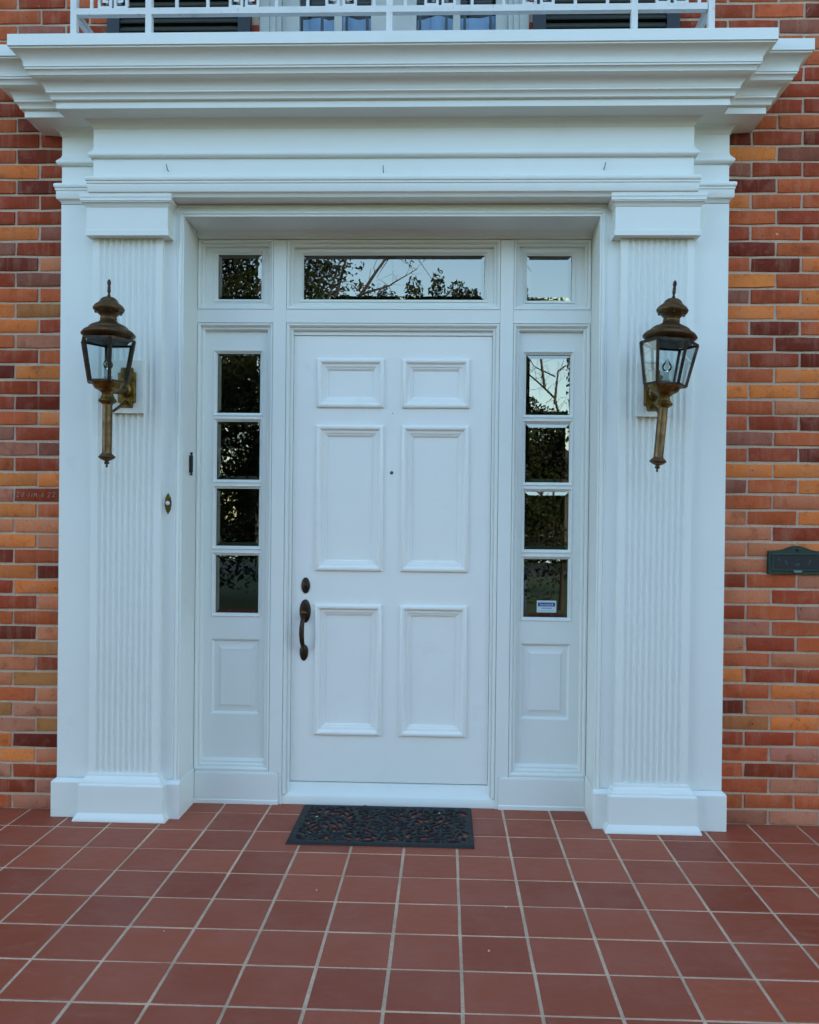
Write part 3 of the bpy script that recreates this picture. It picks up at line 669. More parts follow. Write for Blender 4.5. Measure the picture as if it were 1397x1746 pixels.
# doorbell
bell = empty('doorbell', (-0.970, -0.0625, 1.384), label='small ornate brass doorbell plate with white button beside a fluted pilaster', category='doorbell')
half = [(0, .048), (.0035, .042), (.0060, .038), (.0095, .033), (.0090, .029), (.0135, .025), (.0125, .020), (.0148, .010), (.0150, 0)]
ol = [(x, z) for x, z in half] + [(x, -z) for x, z in reversed(half[:-1])] + [(-x, -z) for x, z in half[1:]] + [(-x, z) for x, z in reversed(half[1:-1])]
ol = [(x - 0.970, z + 1.384) for x, z in ol]; tp = [((x + 0.970) * .78 - 0.970, (z - 1.384) * .86 + 1.384) for x, z in ol]
bp = MB().prism(ol, -0.0675, -0.0620, taper=tp).obj('bell_plate', BRASSB, bell, 30)
M = MB()
for dz in (-0.034, -0.025, 0.025, 0.034):
    for dx in ((-0.005, 0.005) if abs(dz) < .03 else (0,)): dome(M, -0.970 + dx, 1.384 + dz, 0.0035, 0.0045, -0.0672, 0.004, n=10, steps=3)
for a_ in range(10):
    t_ = math.pi * 2 * a_ / 10; dome(M, -0.970 + 0.0115 * math.cos(t_), 1.384 + 0.0125 * math.sin(t_), 0.0022, 0.0022, -0.0672, 0.003, n=8, steps=3)
M.obj('relief', BRASSB, bp, 40)
dome(MB(), -0.970, 1.386, 0.0098, 0.0092, -0.0675, 0.006).obj('button', PORCEL, bell, 40)
# hinge on the left reveal
hg = empty('hinge', (-RV, 0.040, 1.566), label='dark metal hinge left on the white reveal above the doorbell', category='hinge')
MB().box(-RV - 0.0002, -RV + 0.0035, 0.036, 0.070, 1.528, 1.603).obj('leaf_plate', BLACKM, hg)
MB().lathe([(0.0035, -0.052), (0.006, -0.049), (0.0055, -0.044), (0.003, -0.040), (0.0072, -0.038), (0.0072, -0.013), (0.0066, -0.0125), (0.0072, -0.012), (0.0072, 0.013), (0.0066, 0.0135), (0.0072, 0.014), (0.0072, 0.038), (0.003, 0.040), (0.0058, 0.046), (0.0060, 0.050), (0.003, 0.0525)], 14, -RV + 0.010, 0.034, 1.566).obj('knuckle', BLACKM, hg, 40)

# plaque on the right wall
pq = empty('house_plaque', (1.788, 0, 1.103), label='dark green bronze plaque with arched top and worn number panel', category='plaque')
cx = 1.788
top = [(-0.126, 1.205), (-0.126, 1.107), (-0.122, 1.103), (0.122, 1.103), (0.126, 1.107), (0.126, 1.205), (0.085, 1.207), (0.060, 1.212), (0.035, 1.222), (0.018, 1.2275), (0, 1.2285), (-0.018, 1.2275), (-0.035, 1.222), (-0.060, 1.212), (-0.085, 1.207)]
ol = [(cx + x, z) for x, z in top]; tp = [(cx + x * .985, 1.16 + (z - 1.16) * .965) for x, z in top]
MB().prism(ol, -0.0150, -0.0015, taper=tp).obj('plate', VERDI, pq, 25)
MB().rings(cx - 0.1125, cx + 0.1125, 1.1165, 1.1960, [(0.0, -0.0148), (0.0005, -0.0175), (0.004, -0.0190), (0.009, -0.0180), (0.010, -0.0152)], cap=False).obj('frame', VERDI, pq, 25)
MB().box(cx - 0.1022, cx + 0.1022, -0.0162, -0.0148, 1.1268, 1.1857).obj('number_panel', NUMB, pq, 0)
dome(MB(), cx, 1.2110, 0.0085, 0.0085, -0.0145, 0.004).obj('screw_boss', VERDI, pq, 40); dome(MB(), cx, 1.2110, 0.0048, 0.0048, -0.0180, 0.0012).obj('screw_hole', plain('hole_black', (0.004, 0.004, 0.006), 0.9), pq, 40)
MB().prism([(cx - 0.019, 1.122), (cx + 0.019, 1.122), (cx + 0.014, 1.112), (cx - 0.014, 1.112)], -0.0230, -0.0170).obj('pull_tab', plain('worn_green_metal', (0.12, 0.20, 0.19), 0.4), pq)
WNR = plain('worn_number_relief', (0.020, 0.034, 0.038), 0.5)
for dx, dz in ((-0.052, 0.002), (-0.045, -0.006), (-0.006, -0.012), (0.004, -0.010), (0.048, -0.004), (0.052, 0.006), (-0.080, 0.010)):
    dome(MB(), cx + dx, 1.156 + dz, 0.005, 0.007, -0.0160, 0.0012, n=10, steps=3).obj('worn_relief', WNR, pq, 40)

# ================================================================== LANTERNS
def lantern(px, rotY, hexrot, lab):
    AX = px; t = empty('wall_lantern', (AX, -0.110, 1.885), label=lab, category='lantern', group='brass coach lanterns on the pilasters')
    bx = -1.1385 if px < 0 else 1.1325
    MB().box(bx - 0.0695, bx + 0.0695, -0.1120, -0.0835, 1.7750, 2.0050).obj('mounting_block', PAINT, t)
    # brass back plate, notched corners
    zc, hw, hh = 1.885, 0.041, 0.088; px_ = bx + 0.0
    q = [(-1, .72), (-1, -.72), (-.72, -.78), (-.62, -1), (.62, -1), (.72, -.78), (1, -.72), (1, .72), (.72, .78), (.62, 1), (-.62, 1), (-.72, .78)]
    ol = [(px_ + a * hw, zc + b * hh) for a, b in q]; tp = [(px_ + a * hw * .86, zc + b * hh * .93) for a, b in q]
    bk = MB().prism(ol, -0.1260, -0.1122, taper=tp).obj('back_plate', BRASSB, t, 25)
    dome(MB(), px_, zc - 0.010, 0.026, 0.036, -0.1255, 0.016).obj('boss', BRASSB, bk, 40)
    # body axis, at the lantern's own pivot
    piv = Vector((AX, -0.300, 1.835)); Rm = Matrix.Rotation(rotY, 3, 'Y')
    def put(M): M.v = [tuple(Rm @ (Vector(v) - piv) + piv) for v in M.v]; return M
    Z = lambda y: 2.303 - (y - 125) * 0.000661
    S = 0.000658
    def prof(l): return [(r * S, Z(y)) for y, r in l]
    arm = [(px_, -0.130, 1.872), (px_ + (AX - px_) * .3, -0.175, 1.862), (AX, -0.230, 1.852), (AX, -0.285, 1.850)]
    MB().tube(arm, [0.017, 0.014, 0.012, 0.012], 12).obj('arm', BRASS, t, 50)
    st_ = [(px_, -0.128, 1.822), (px_ + (AX - px_) * .4, -0.185, 1.792), (AX, -0.245, 1.765), (AX, -0.292, 1.756)]
    MB().tube(st_, [0.0075, 0.0068, 0.0062, 0.006], 8).obj('stay', BRASS, t, 50)
    roof = put(MB().lathe(prof([(500, 4), (500, 132), (487, 150), (481, 160), (473, 164), (466, 160), (452, 148), (446, 138), (442, 128), (436, 122), (430, 119), (420, 108), (414, 98), (408, 84), (398, 64), (390, 54), (380, 49), (376, 51), (370, 51), (366, 48), (356, 50), (345, 60), (335, 76), (324, 90), (315, 95), (309, 96), (303, 92), (293, 86), (283, 74), (274, 62), (266, 56), (258, 52), (250, 46), (242, 34), (238, 22), (237, 13)]), 40, AX, -0.300)).obj('roof', BRASS, t, 40)
    for a_ in range(10):
        an = 2 * math.pi * (a_ + .3) / 10; vh = MB().box(AX + .052 * math.cos(an) - .004, AX + .052 * math.cos(an) + .004, -.300 + .052 * math.sin(an) - .004, -.300 + .052 * math.sin(an) + .004, Z(338), Z(331))
        put(vh).obj('vent_hole', BLACKM, roof, 0)
    put(MB().lathe(prof([(237, 12), (226, 10), (220, 6), (214, 7), (204, 10), (196, 12), (188, 9), (182, 11), (172, 9), (164, 8), (158, 11), (148, 12), (138, 10), (130, 6), (125, 1)]), 14, AX, -0.300)).obj('finial', BRONZE, t, 50)
    # hexagonal glazed cage
    zt, zb, rt, rb = Z(516), Z(770), 170 * S, 123 * S
    V = []
    for k in range(6):
        a_ = R_(hexrot + 60 * k); V.append((math.cos(a_), math.sin(a_)))
    cage = empty('cage', (0, 0, 0)); attach(cage, t); cage.location = Vector((0, 0, 0)) - t.location
    ptv = lambda k, r, z: Rm @ (Vector((AX + V[k % 6][0] * r, -0.300 - V[k % 6][1] * r, z)) - piv) + piv
    for k in range(6):
        p, q_ = ptv(k, rb, zb), ptv(k, rt, zt)
        M = MB(); M.tube([p, q_], 0.0075, 4); o = bpy.data.objects.new('cage_bar', M.mesh('cage_bar', BRONZE, 0)); C.objects.link(o); o.parent = cage
        for M in (MB().tube([ptv(k, rt, zt), ptv(k + 1, rt, zt)], 0.0066, 4), MB().tube([ptv(k, rb, zb), ptv(k + 1, rb, zb)], 0.0058, 4)):
            o = bpy.data.objects.new('cage_rail', M.mesh('cage_rail', BRONZE, 0)); C.objects.link(o); o.parent = cage
        f = 0.975
        M = MB().quad(ptv(k, rb * f, zb), ptv(k + 1, rb * f, zb), ptv(k + 1, rt * f, zt), ptv(k, rt * f, zt))
        o = bpy.data.objects.new('lantern_pane', M.mesh('lantern_pane', LAMPG, 0)); C.objects.link(o); o.parent = cage
    put(MB().lathe(prof([(520, 2), (516, 140), (500, 140)]), 6, AX, -0.300)).obj('cage_cap', BLACKM, t, 20)
    put(MB().lathe(prof([(768, 2), (770, 108), (776, 106), (782, 96), (792, 86), (800, 84), (808, 78), (816, 64), (822, 52), (830, 42), (838, 36), (846, 34), (852, 38), (860, 40), (868, 44), (876, 52), (884, 56), (890, 54), (898, 44), (904, 34), (908, 31)]), 32, AX, -0.300)).obj('cup', BRASSB, t, 40)
    put(MB().lathe(prof([(904, 30), (1205, 29.5), (1210, 30), (1218, 36), (1228, 48), (1235, 52), (1240, 50), (1250, 36), (1256, 24), (1260, 12), (1266, 14), (1272, 17), (1278, 14), (1282, 6), (1288, 6), (1292, 8), (1297, 7), (1301, 2)]), 20, AX, -0.300)).obj('stem', BRASS, t, 40)
    put(MB().lathe(prof([(768, 15), (766, 22), (742, 20), (740, 26), (734, 26), (732, 18), (690, 17), (688, 14)]), 14, AX, -0.300)).obj('candle_sleeve', plain('candle_grey', (0.30, 0.33, 0.33), .4), t, 40)
    put(MB().lathe(prof([(690, 12), (684, 18), (672, 27), (658, 31), (646, 28), (632, 19), (620, 11), (610, 5), (602, 1)]), 16, AX, -0.300)).obj('flame_bulb', BULBG, t, 60)
    return t
lantern(-1.147, R_(0.3), 4, 'brass coach lantern hanging straight, on the pilaster nearer the doorbell')
lantern(1.1305, R_(4.7), 7, 'brass coach lantern leaning to one side, on the pilaster nearer the green plaque')

# ================================================================== DOORMAT
def doormat():
    W, H, st_ = 0.762, 0.456, 0.0020
    nx, ny = int(W / st_), int(H / st_); rr = random.Random(5)
    gx = (np.arange(nx + 1)) * st_; gy = (np.arange(ny + 1)) * st_
    D = np.full((nx + 1, ny + 1), 1.0)                     # >0 rubber, <0 hole
    XX, YY = np.meshgrid(gx, gy, indexing='ij')
    vort = [(rr.uniform(0.05, W - .05), rr.uniform(0.05, H - .05), rr.choice((-1, 1)) * rr.uniform(.6, 1.3)) for _ in range(30)]
    def flow(x, y):
        ux = uy = 0
        for vx, vy, g in vort:
            dx, dy = x - vx, y - vy; r2 = dx * dx + dy * dy + 0.0006; ux += -g * dy / r2 * math.exp(-r2 / .012); uy += g * dx / r2 * math.exp(-r2 / .012)
        ux += .4 * math.cos(9 * x); uy += .4 * math.sin(11 * y)
        l = math.hypot(ux, uy) + 1e-9; return ux / l, uy / l
    holes = []; tries = 0
    occ = np.full((nx + 1, ny + 1), 9.0)
    for tgt, Lr, wr in ((500, (.040, .075), (.0075, .0105)), (1500, (.020, .042), (.0058, .0085)), (3000, (.006, .018), (.0038, .0062))):
        for _ in range(tgt):
            x, y = rr.uniform(.03, W - .03), rr.uniform(.03, H - .03); L = rr.uniform(*Lr); wm = rr.uniform(*wr); pts = []; l = 0; ok = True; off = rr.uniform(-.5, .5) + (rr.choice((0, math.pi / 2)) if L < .018 else 0)
            px, py = x, y
            while l < L:
                fx, fy = flow(px, py); ca, sa = math.cos(off), math.sin(off); fx, fy = fx * ca - fy * sa, fx * sa + fy * ca
                px += fx * .003; py += fy * .003; l += .003
                if not (.027 < px < W - .027 and .027 < py < H - .027): ok = False; break
                pts.append((px, py))
            if not ok or len(pts) < 2: continue
            N = len(pts); ws = [wm * (0.22 + 0.95 * (math.sin(math.pi * ((i + .5) / N) ** 0.7))) for i in range(N)]
            for (a, b), w_ in zip(pts, ws):
                i, j = int(round(a / st_)), int(round(b / st_))
                if occ[i, j] < w_ + 0.0030: ok = False; break
            if not ok: continue
            for (a, b), w_ in zip(pts, ws):
                R0 = .012; i0, i1, j0, j1 = max(0, int((a - R0) / st_)), min(nx, int((a + R0) / st_) + 1), max(0, int((b - R0) / st_)), min(ny, int((b + R0) / st_) + 1)
                d = np.hypot(XX[i0:i1 + 1, j0:j1 + 1] - a, YY[i0:i1 + 1, j0:j1 + 1] - b) - w_
                occ[i0:i1 + 1, j0:j1 + 1] = np.minimum(occ[i0:i1 + 1, j0:j1 + 1], d)
    D = np.minimum(occ, .012)
    # marching squares: rubber where D > 0
    M = MB(); T, B = 0.0085, 0.0005; cache = {}
    def vid(key, p):
        if key not in cache: cache[key] = len(M.v); M.v.append(p)
        return cache[key]
    x0, y0 = -0.3805, -0.343
    def zt(i, j): 
        e = min(i, nx - i, j, ny - j) * st_
        if e < .004: return T + .0010 * 0 - .001
        if e < .020: return T + .0015
        return T - .0012 + .0022 * min(1, max(0, D[i, j]) / .0045) ** .7
    for i in range(nx):
        for j in range(ny):
            cs = [(i, j), (i + 1, j), (i + 1, j + 1), (i, j + 1)]; dv = [D[c_] for c_ in cs]
            if max(dv) <= 0: continue
            poly = []; cutv = []
            for a in range(4):
                p, q = cs[a], cs[(a + 1) % 4]; dp, dq = D[p], D[q]
                if dp > 0: poly.append(vid(('c', p), (x0 + p[0] * st_, y0 + p[1] * st_, zt(*p))))
                if (dp > 0) != (dq > 0):
                    t = dp / (dp - dq); pos = (p[0] + (q[0] - p[0]) * t, p[1] + (q[1] - p[1]) * t); key = (min(p, q), max(p, q))
                    v = vid(('t',) + key, (x0 + pos[0] * st_, y0 + pos[1] * st_, T - .0025)); poly.append(v); cutv.append((v, key, pos))
            if len(poly) >= 3: M.f.append(tuple(poly)); M.mi.append(0)
            for a in range(0, len(cutv) - 1, 2):
                (v1, k1, p1), (v2, k2, p2) = cutv[a], cutv[a + 1]
                b1 = vid(('b',) + k1, (x0 + p1[0] * st_, y0 + p1[1] * st_, B)); b2 = vid(('b',) + k2, (x0 + p2[0] * st_, y0 + p2[1] * st_, B))
                M.f.append((v1, v2, b2, b1)); M.mi.append(0)
    X0, X1, Y0, Y1 = x0, x0 + nx * st_, y0, y0 + ny * st_; zz = T - .001; e = .0035
    M.quad((X0, Y0, zz), (X1, Y0, zz), (X1 + e, Y0 - e, B), (X0 - e, Y0 - e, B)); M.quad((X0, Y1, zz), (X0, Y0, zz), (X0 - e, Y0 - e, B), (X0 - e, Y1 + e, B)); M.quad((X1, Y0, zz), (X1, Y1, zz), (X1 + e, Y1 + e, B), (X1 + e, Y0 - e, B)); M.quad((X1, Y1, zz), (X0, Y1, zz), (X0 - e, Y1 + e, B), (X1 + e, Y1 + e, B))
    return M.obj('doormat', RUBBER, None, 40, label='black rubber openwork scroll doormat lying before the white door', category='doormat')
doormat()

# crumbs on the tiles and bits of leaf on the mat
def bit(name, x, y, z, r, m_, lab, cat, group=None, rz=0):
    M = MB().lathe([(r * .2, -r * .35), (r * .8, -r * .1), (r, r * .1), (r * .5, r * .4)], 7, 0, 0, 0); M.v = [(a * 1.7, b, c_) for a, b, c_ in M.v]
    o = M.obj(name, m_, None, 40, label=lab, category=cat); o.location = (x, y, z + r * .35); o.rotation_euler = (0, 0, rz)
    if group: o['group'] = group
for x, y, r, lab in ((-0.191, -0.762, .0032, 'tiny pale husk on the tiles in front of the left half of the mat'), (0.401, -1.156, .0036, 'tiny pale husk on the tiles nearest the viewer, right of the mat'), (0.474, -0.857, .0032, 'tiny pale husk on the tiles right of the mat front corner'), (-0.630, -1.087, .0024, 'tiny pale husk on the tiles at the lower left')):
    bit('husk', x, y, 0.0, r, HUSK, lab, 'debris', 'pale husks scattered on the tiles', random.uniform(0, 3))
bit('leaf_scrap', -0.100, 0.095, 0.012, .0065, DRYLEAF, 'dry brown leaf scrap on the back edge of the black mat', 'debris')
for x, y, lab in ((-0.30, -0.05, 'small pale husk caught in the left end of the black mat'), (0.24, 0.03, 'small pale husk caught in the right half of the black mat')):
    bit('husk', x, y, 0.010, .0040, HUSK, lab, 'debris', 'pale husks caught in the mat', 1.0)

gr_ = MB(); rg = random.Random(77)
edges = [((-1.47, -.094), (-1.35, -.094)), ((-1.36, -.150), (-.94, -.150)), ((.94, -.150), (1.36, -.150)), ((1.35, -.094), (1.47, -.094)), ((-.90, .118), (-.52, .118)), ((.52, .118), (.90, .118)), ((-.50, .133), (.50, .133)), ((-.898, -.09), (-.898, .12)), ((.898, -.09), (.898, .12)), ((-1.95, -.006), (-1.48, -.006)), ((1.48, -.006), (2.1, -.006))]
for _ in range(520):
    (ax, ay), (bx, by) = rg.choice(edges); t_ = rg.random(); e_ = abs(rg.gauss(0, .010)); x, y = ax + (bx - ax) * t_, ay + (by - ay) * t_ - e_ - .004
    if rg.random() < .25: x, y = rg.uniform(-1.9, 2.0), rg.uniform(-1.6, -.1)
    r_ = rg.uniform(.0006, .0017); gr_.lathe([(r_ * .5, 0), (r_, r_ * .6), (r_ * .4, r_ * 1.2)], 5, x, y, -0.0005)
gr_.obj('grit', plain('grey_grit', (0.16, 0.12, 0.09), .9, .4, 200), None, 0, fix=False, kind='stuff', label='fine grit gathered along the foot of the white surround', category='grit')

# ================================================================== BALCONY RAILING
DZ = 3.263; RY = -0.33
rail = empty('balcony_railing', (0, RY, DZ), label='white iron balcony railing with square scroll motifs standing on the cornice', category='railing')
TOPR = 4.20; RB0, RB1 = 3.3650, 3.3905
MB().box(-1.272, 1.272, RY - 0.013, RY + 0.013, RB0, RB1).obj('bottom_rail', RAILP, rail)
MB().box(-1.296, 1.296, RY - 0.018, RY + 0.018, TOPR, TOPR + 0.03).obj('top_rail', RAILP, rail)
for x in (-1.284, -0.975, 0.005, 0.984, 1.2875):
    MB().box(x - 0.0125, x + 0.0125, RY - 0.0135, RY + 0.0125, DZ - 0.002, TOPR - 0.0005).obj('post', RAILP, rail)
for x in (-1.213, -0.862, -0.735, -0.454, -0.327, -0.058, 0.068, 0.337, 0.464, 0.750, 0.878, 1.241):
    MB().box(x - 0.0058, x + 0.0058, RY - 0.006, RY + 0.006, RB1 + 0.0003, TOPR - 0.0005).obj('picket', RAILP, rail)
def key(xc, s):
    w_, t_ = 0.0235, 0.0052; M = MB()
    z0 = RB1 + 0.006
    pts = [(-w_, TOPR - 0.0005), (-w_, z0), (w_, z0), (w_, z0 + 0.050), (-0.004, z0 + 0.050), (-0.004, z0 + 0.024), (0.008, z0 + 0.024)]
    for (a, b), (c_, d) in zip(pts[:-1], pts[1:]):
        xa, xb, za, zb = min(a, c_) - t_, max(a, c_) + t_, min(b, d) - t_, max(b, d) + t_
        if a == c_: M.box(xc + s * (xa if s > 0 else xb), xc + s * (xb if s > 0 else xa), RY - 0.0075, RY + 0.0075, za, min(zb, TOPR - .0005))
        else: M.box(xc + s * (xa if s > 0 else xb), xc + s * (xb if s > 0 else xa), RY - 0.0070, RY + 0.0070, za, zb)
    M.obj('scroll_key', RAILP, rail, 0, fix=False)
for a, b in ((-1.157, -1.091), (-0.619, -0.553), (-0.226, -0.157), (0.174, 0.243), (0.567, 0.638), (1.097, 1.169)):
    key(a, 1); key(b, -1)
for s in (-1, 1):
    x = s * 1.284
    for z0, z1, nm in ((RB0, RB1, 'side_rail'), (TOPR, TOPR + 0.03, 'side_rail')): MB().box(x - 0.012, x + 0.012, RY + 0.0185, 0.0, z0, z1).obj(nm, RAILP, rail)
    MB().box(x - 0.012, x + 0.012, -0.030, -0.006, DZ - 0.002, RB0 - 0.0005).obj('wall_post', RAILP, rail)

# ================================================================== UPSTAIRS WINDOW AND SHUTTERS
uw = empty('balcony_window', (0, 0.05, 3.27), label='white casement window behind the balcony railing with pale blue cloth inside', category='window')
M = MB()
for s in (-1, 1):
    for a, b, y in ((0.556, 0.596, 0.0), (0.530, 0.5555, 0.012), (0.508, 0.5295, 0.024)):
        x0, x1 = sorted((s * a, s * b)); M.box(x0, x1, y, 0.10, 3.2705, 4.96)
M.box(-0.5075, 0.5075, 0.0, 0.10, 4.90, 4.99); M.obj('casing', WINWHITE, uw)
MB().box(-0.104, 0.098, 0.030, 0.11, 3.2705, 4.8995).obj('centre_mullion', WINWHITE, uw)
for (x0, x1, nm) in ((-0.507, -0.105, 'casement'), (0.099, 0.507, 'casement')):
    t = empty(nm); attach(t, uw)
    o = MB(); g0, g1 = ((-0.430, -0.106) if x0 < 0 else (0.100, 0.454))
    o.box(x0, g0, 0.052, 0.09, 3.2705, 4.8995) if x0 < 0 else o.box(g1, x1, 0.052, 0.09, 3.2705, 4.8995)
    mu = (-0.272, -0.238) if x0 < 0 else (0.262, 0.294)
    o.box(mu[0], mu[1], 0.056, 0.088, 3.2705, 4.8995); o.box(g0, mu[0], 0.056, 0.088, 3.2705, 3.34); o.box(mu[1], g1, 0.056, 0.088, 3.2705, 3.34); o.box(g0, mu[0], 0.056, 0.088, 3.93, 3.96); o.box(mu[1], g1, 0.056, 0.088, 3.93, 3.96)
    o.obj('casement_frame', WINWHITE, uw)
    bpy.data.objects.remove(t)
    for a, b in ((g0, mu[0]), (mu[1], g1)):
        MB().box(a + .0005, b - .0005, 0.070, 0.074, 3.341, 3.929).obj('pane', WING, uw, 0); MB().box(a + .0005, b - .0005, 0.070, 0.074, 3.961, 4.899).obj('pane', WING, uw, 0)
    for x in ((-0.335, -0.222, -0.128) if x0 < 0 else (0.112, 0.232, 0.315, 0.432)):
        MB().box(x - 0.006, x + 0.006, 0.100, 0.112, 3.28, 3.62).obj('reflection_bar', NAVY, uw, 0)  # added dark strips that stand in for reflections in the panes
for a, b, pts in ((-0.43, -0.11, [0, .010, .004, -.002, .012, .010, .004, .002, .0]), (0.10, 0.46, [-.004, .006, .010, .006, .002, -.004, .004, .008, .006])):
    M = MB(); n_ = len(pts) - 1; ztop = 3.628
    for i in range(n_ * 3):
        f = lambda t: pts[int(min(t, n_ - 1e-6))] * (1 - (t % 1)) + pts[min(n_, int(min(t, n_ - 1e-6)) + 1)] * (t % 1)
        t0, t1 = i / 3, (i + 1) / 3; xa, xb = a + (b - a) * t0 / n_, a + (b - a) * t1 / n_
        ya, yb = 0.150 + .008 * math.sin(t0 * 2.2), 0.150 + .008 * math.sin(t1 * 2.2)
        M.quad((xa, ya, 3.28), (xb, yb, 3.28), (xb, yb, ztop + f(t1 - 1e-9)), (xa, ya, ztop + f(t0)))
    M.obj('blue_cloth', BLUECLOTH, uw, 40)
M = MB().box(-0.60, 0.60, 0.262, 1.2, 3.27, 5.0)
# dark room behind
rm = MB(); rm.quad((-.6, 1.2, 3.2), (.6, 1.2, 3.2), (.6, 1.2, 5.0), (-.6, 1.2, 5.0)); rm.quad((-.6, .262, 3.2), (-.6, 1.2, 3.2), (-.6, 1.2, 5), (-.6, .262, 5)); rm.quad((.6, .262, 3.2), (.6, 1.2, 3.2), (.6, 1.2, 5), (.6, .262, 5)); rm.quad((-.6, .262, 5), (.6, .262, 5), (.6, 1.2, 5), (-.6, 1.2, 5)); rm.quad((-.6, .262, 3.2), (.6, .262, 3.2), (.6, 1.2, 3.2), (-.6, 1.2, 3.2))
rm.obj('room_lining', DARKWOOD, uw, 0)
for i in range(8):
    zz = 3.690 + i * 0.038
    for a, b in ((-0.43, -0.11), (0.10, 0.46)): MB().box(a, b, 0.128, 0.148, zz, zz + 0.004).obj('blind_slat', BLIND, uw, 0)
def shutter(x0, x1, lab):
    t = empty('shutter', ((x0 + x1) / 2, -0.01, 3.275), label=lab, category='shutter', group='shutters either side of the balcony window'); Y0, Y1 = -0.045, -0.006
    f = 0.055
    M = MB().box(x0, x0 + f, Y0, Y1, 3.275, 4.95); M.box(x1 - f, x1, Y0, Y1, 3.275, 4.95); M.box(x0 + f, x1 - f, Y0 + .001, Y1, 3.275, 3.325); M.box(x0 + f, x1 - f, Y0 + .001, Y1, 4.90, 4.95)
    M.obj('frame', NAVY, t)
    MB().box(x0 + f, x1 - f, -0.0095, -0.0065, 3.3255, 4.8995).obj('backing', plain('shutter_backing', (0.008, 0.008, 0.008), .9), t, 0)
    n_ = 43; me = None
    for i in range(n_):
        z = 3.345 + i * 0.0362
        if me is None:
            me = MB(); c0 = Vector((0, 0, 0)); me.box(x0 + f - (x0 + x1) / 2 + .0005, x1 - f - (x0 + x1) / 2 - .0005, -0.019, 0.019, -0.0035, 0.0035, rot=Matrix.Rotation(R_(48), 3, 'X'), org=c0)
            me = me.mesh('slat', SLAT, 0)
        o = bpy.data.objects.new('slat', me); C.objects.link(o); o.parent = t; o.location = Vector(((x0 + x1) / 2, -0.027, z)) - t.location
shutter(-1.268, -0.630, 'dark louvred shutter with navy frame behind the railing, left of the window')
shutter(0.611, 1.243, 'dark louvred shutter with navy frame behind the railing, right of the window')

# ================================================================== HALL BEHIND THE GLASS
hall = MB()
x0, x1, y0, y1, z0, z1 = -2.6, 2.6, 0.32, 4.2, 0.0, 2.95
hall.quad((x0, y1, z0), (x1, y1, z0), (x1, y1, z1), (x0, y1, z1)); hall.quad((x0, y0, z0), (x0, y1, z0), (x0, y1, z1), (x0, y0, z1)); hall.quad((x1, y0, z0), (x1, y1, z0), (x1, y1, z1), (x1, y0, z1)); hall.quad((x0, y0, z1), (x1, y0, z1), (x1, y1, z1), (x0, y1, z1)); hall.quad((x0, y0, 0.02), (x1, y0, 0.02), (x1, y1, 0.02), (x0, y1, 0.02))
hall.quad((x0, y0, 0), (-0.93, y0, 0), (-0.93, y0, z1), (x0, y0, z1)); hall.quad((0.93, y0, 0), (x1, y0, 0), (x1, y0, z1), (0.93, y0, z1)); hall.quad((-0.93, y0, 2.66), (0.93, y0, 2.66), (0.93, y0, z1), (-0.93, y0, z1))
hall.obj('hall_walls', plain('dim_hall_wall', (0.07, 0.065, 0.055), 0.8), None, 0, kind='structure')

# ================================================================== FRONT GARDEN (mirrored in the panes)
def leaves(M, blobs, n, size, rr, mi=0):
    tot = sum(b[3] * b[4] * b[5] for b in blobs)
    for (cx, cy_, cz, rx, ry, rz) in blobs:
        for _ in range(int(n * rx * ry * rz / tot) + 1):
            while True:
                u = Vector((rr.uniform(-1, 1), rr.uniform(-1, 1), rr.uniform(-1, 1)))
                if 0.25 < u.length < 1: break
            p = Vector((cx + u.x * rx, cy_ + u.y * ry, cz + u.z * rz)); a = Vector((rr.gauss(0, 1), rr.gauss(0, 1), rr.gauss(0, 1))).normalized(); b = a.orthogonal().normalized(); s = size * rr.uniform(.6, 1.4)
            b = Matrix.Rotation(rr.uniform(0, 6.28), 3, a) @ b; c_ = a.cross(b)
            M.quad(p - b * s, p - c_ * s * .45, p + b * s, p + c_ * s * .45, mi=mi)
def tree(name, base, h, trunk_r, limbs, blobs, n, size, lab, seed, group='garden trees facing the house'):
    rr = random.Random(seed); t = empty(name, base, label=lab, category='tree', group=group)
    bx, by, bz = base; M = MB()
    M.tube([(bx, by, bz - .1), (bx + .05, by, bz + h * .35), (bx - .03, by + .05, bz + h * .7), (bx, by, bz + h)], [trunk_r, trunk_r * .8, trunk_r * .6, trunk_r * .3], 10); M.obj('trunk', BARK, t, 60)
    M = MB()
    for pts, r in limbs:
        P = [Vector(p) for p in pts]; N = len(P); M.tube(P, [r * (1 - .8 * i / (N - 1)) for i in range(N)], 6)
        for i in range(1, N):
            for _ in range(8):
                q = P[i - 1].lerp(P[i], rr.random()); d = Vector((rr.gauss(0, 1), rr.gauss(0, .5), rr.gauss(.3, 1))).normalized(); L = rr.uniform(.15, .45)
                M.tube([q, q + d * L * .5 + Vector((0, 0, .03)), q + d * L + Vector((rr.gauss(0, .1), 0, rr.gauss(0, .1)))], [r * .2, r * .12, r * .05], 4)
    if limbs: M.obj('limbs', BARK, t, 60)
    M = MB(); leaves(M, blobs, n, size, rr); M.obj('crown', LEAF, t, 0, fix=False)
Yt = -11.0
def rblobs(x0, x1, z0, z1, y, n, r, seed):
    rr = random.Random(seed); return [(rr.uniform(x0, x1), y + rr.uniform(-.8, .8), rr.uniform(z0, z1), r * rr.uniform(.6, 1.2), r * .9, r * rr.uniform(.5, .9)) for _ in range(n)]
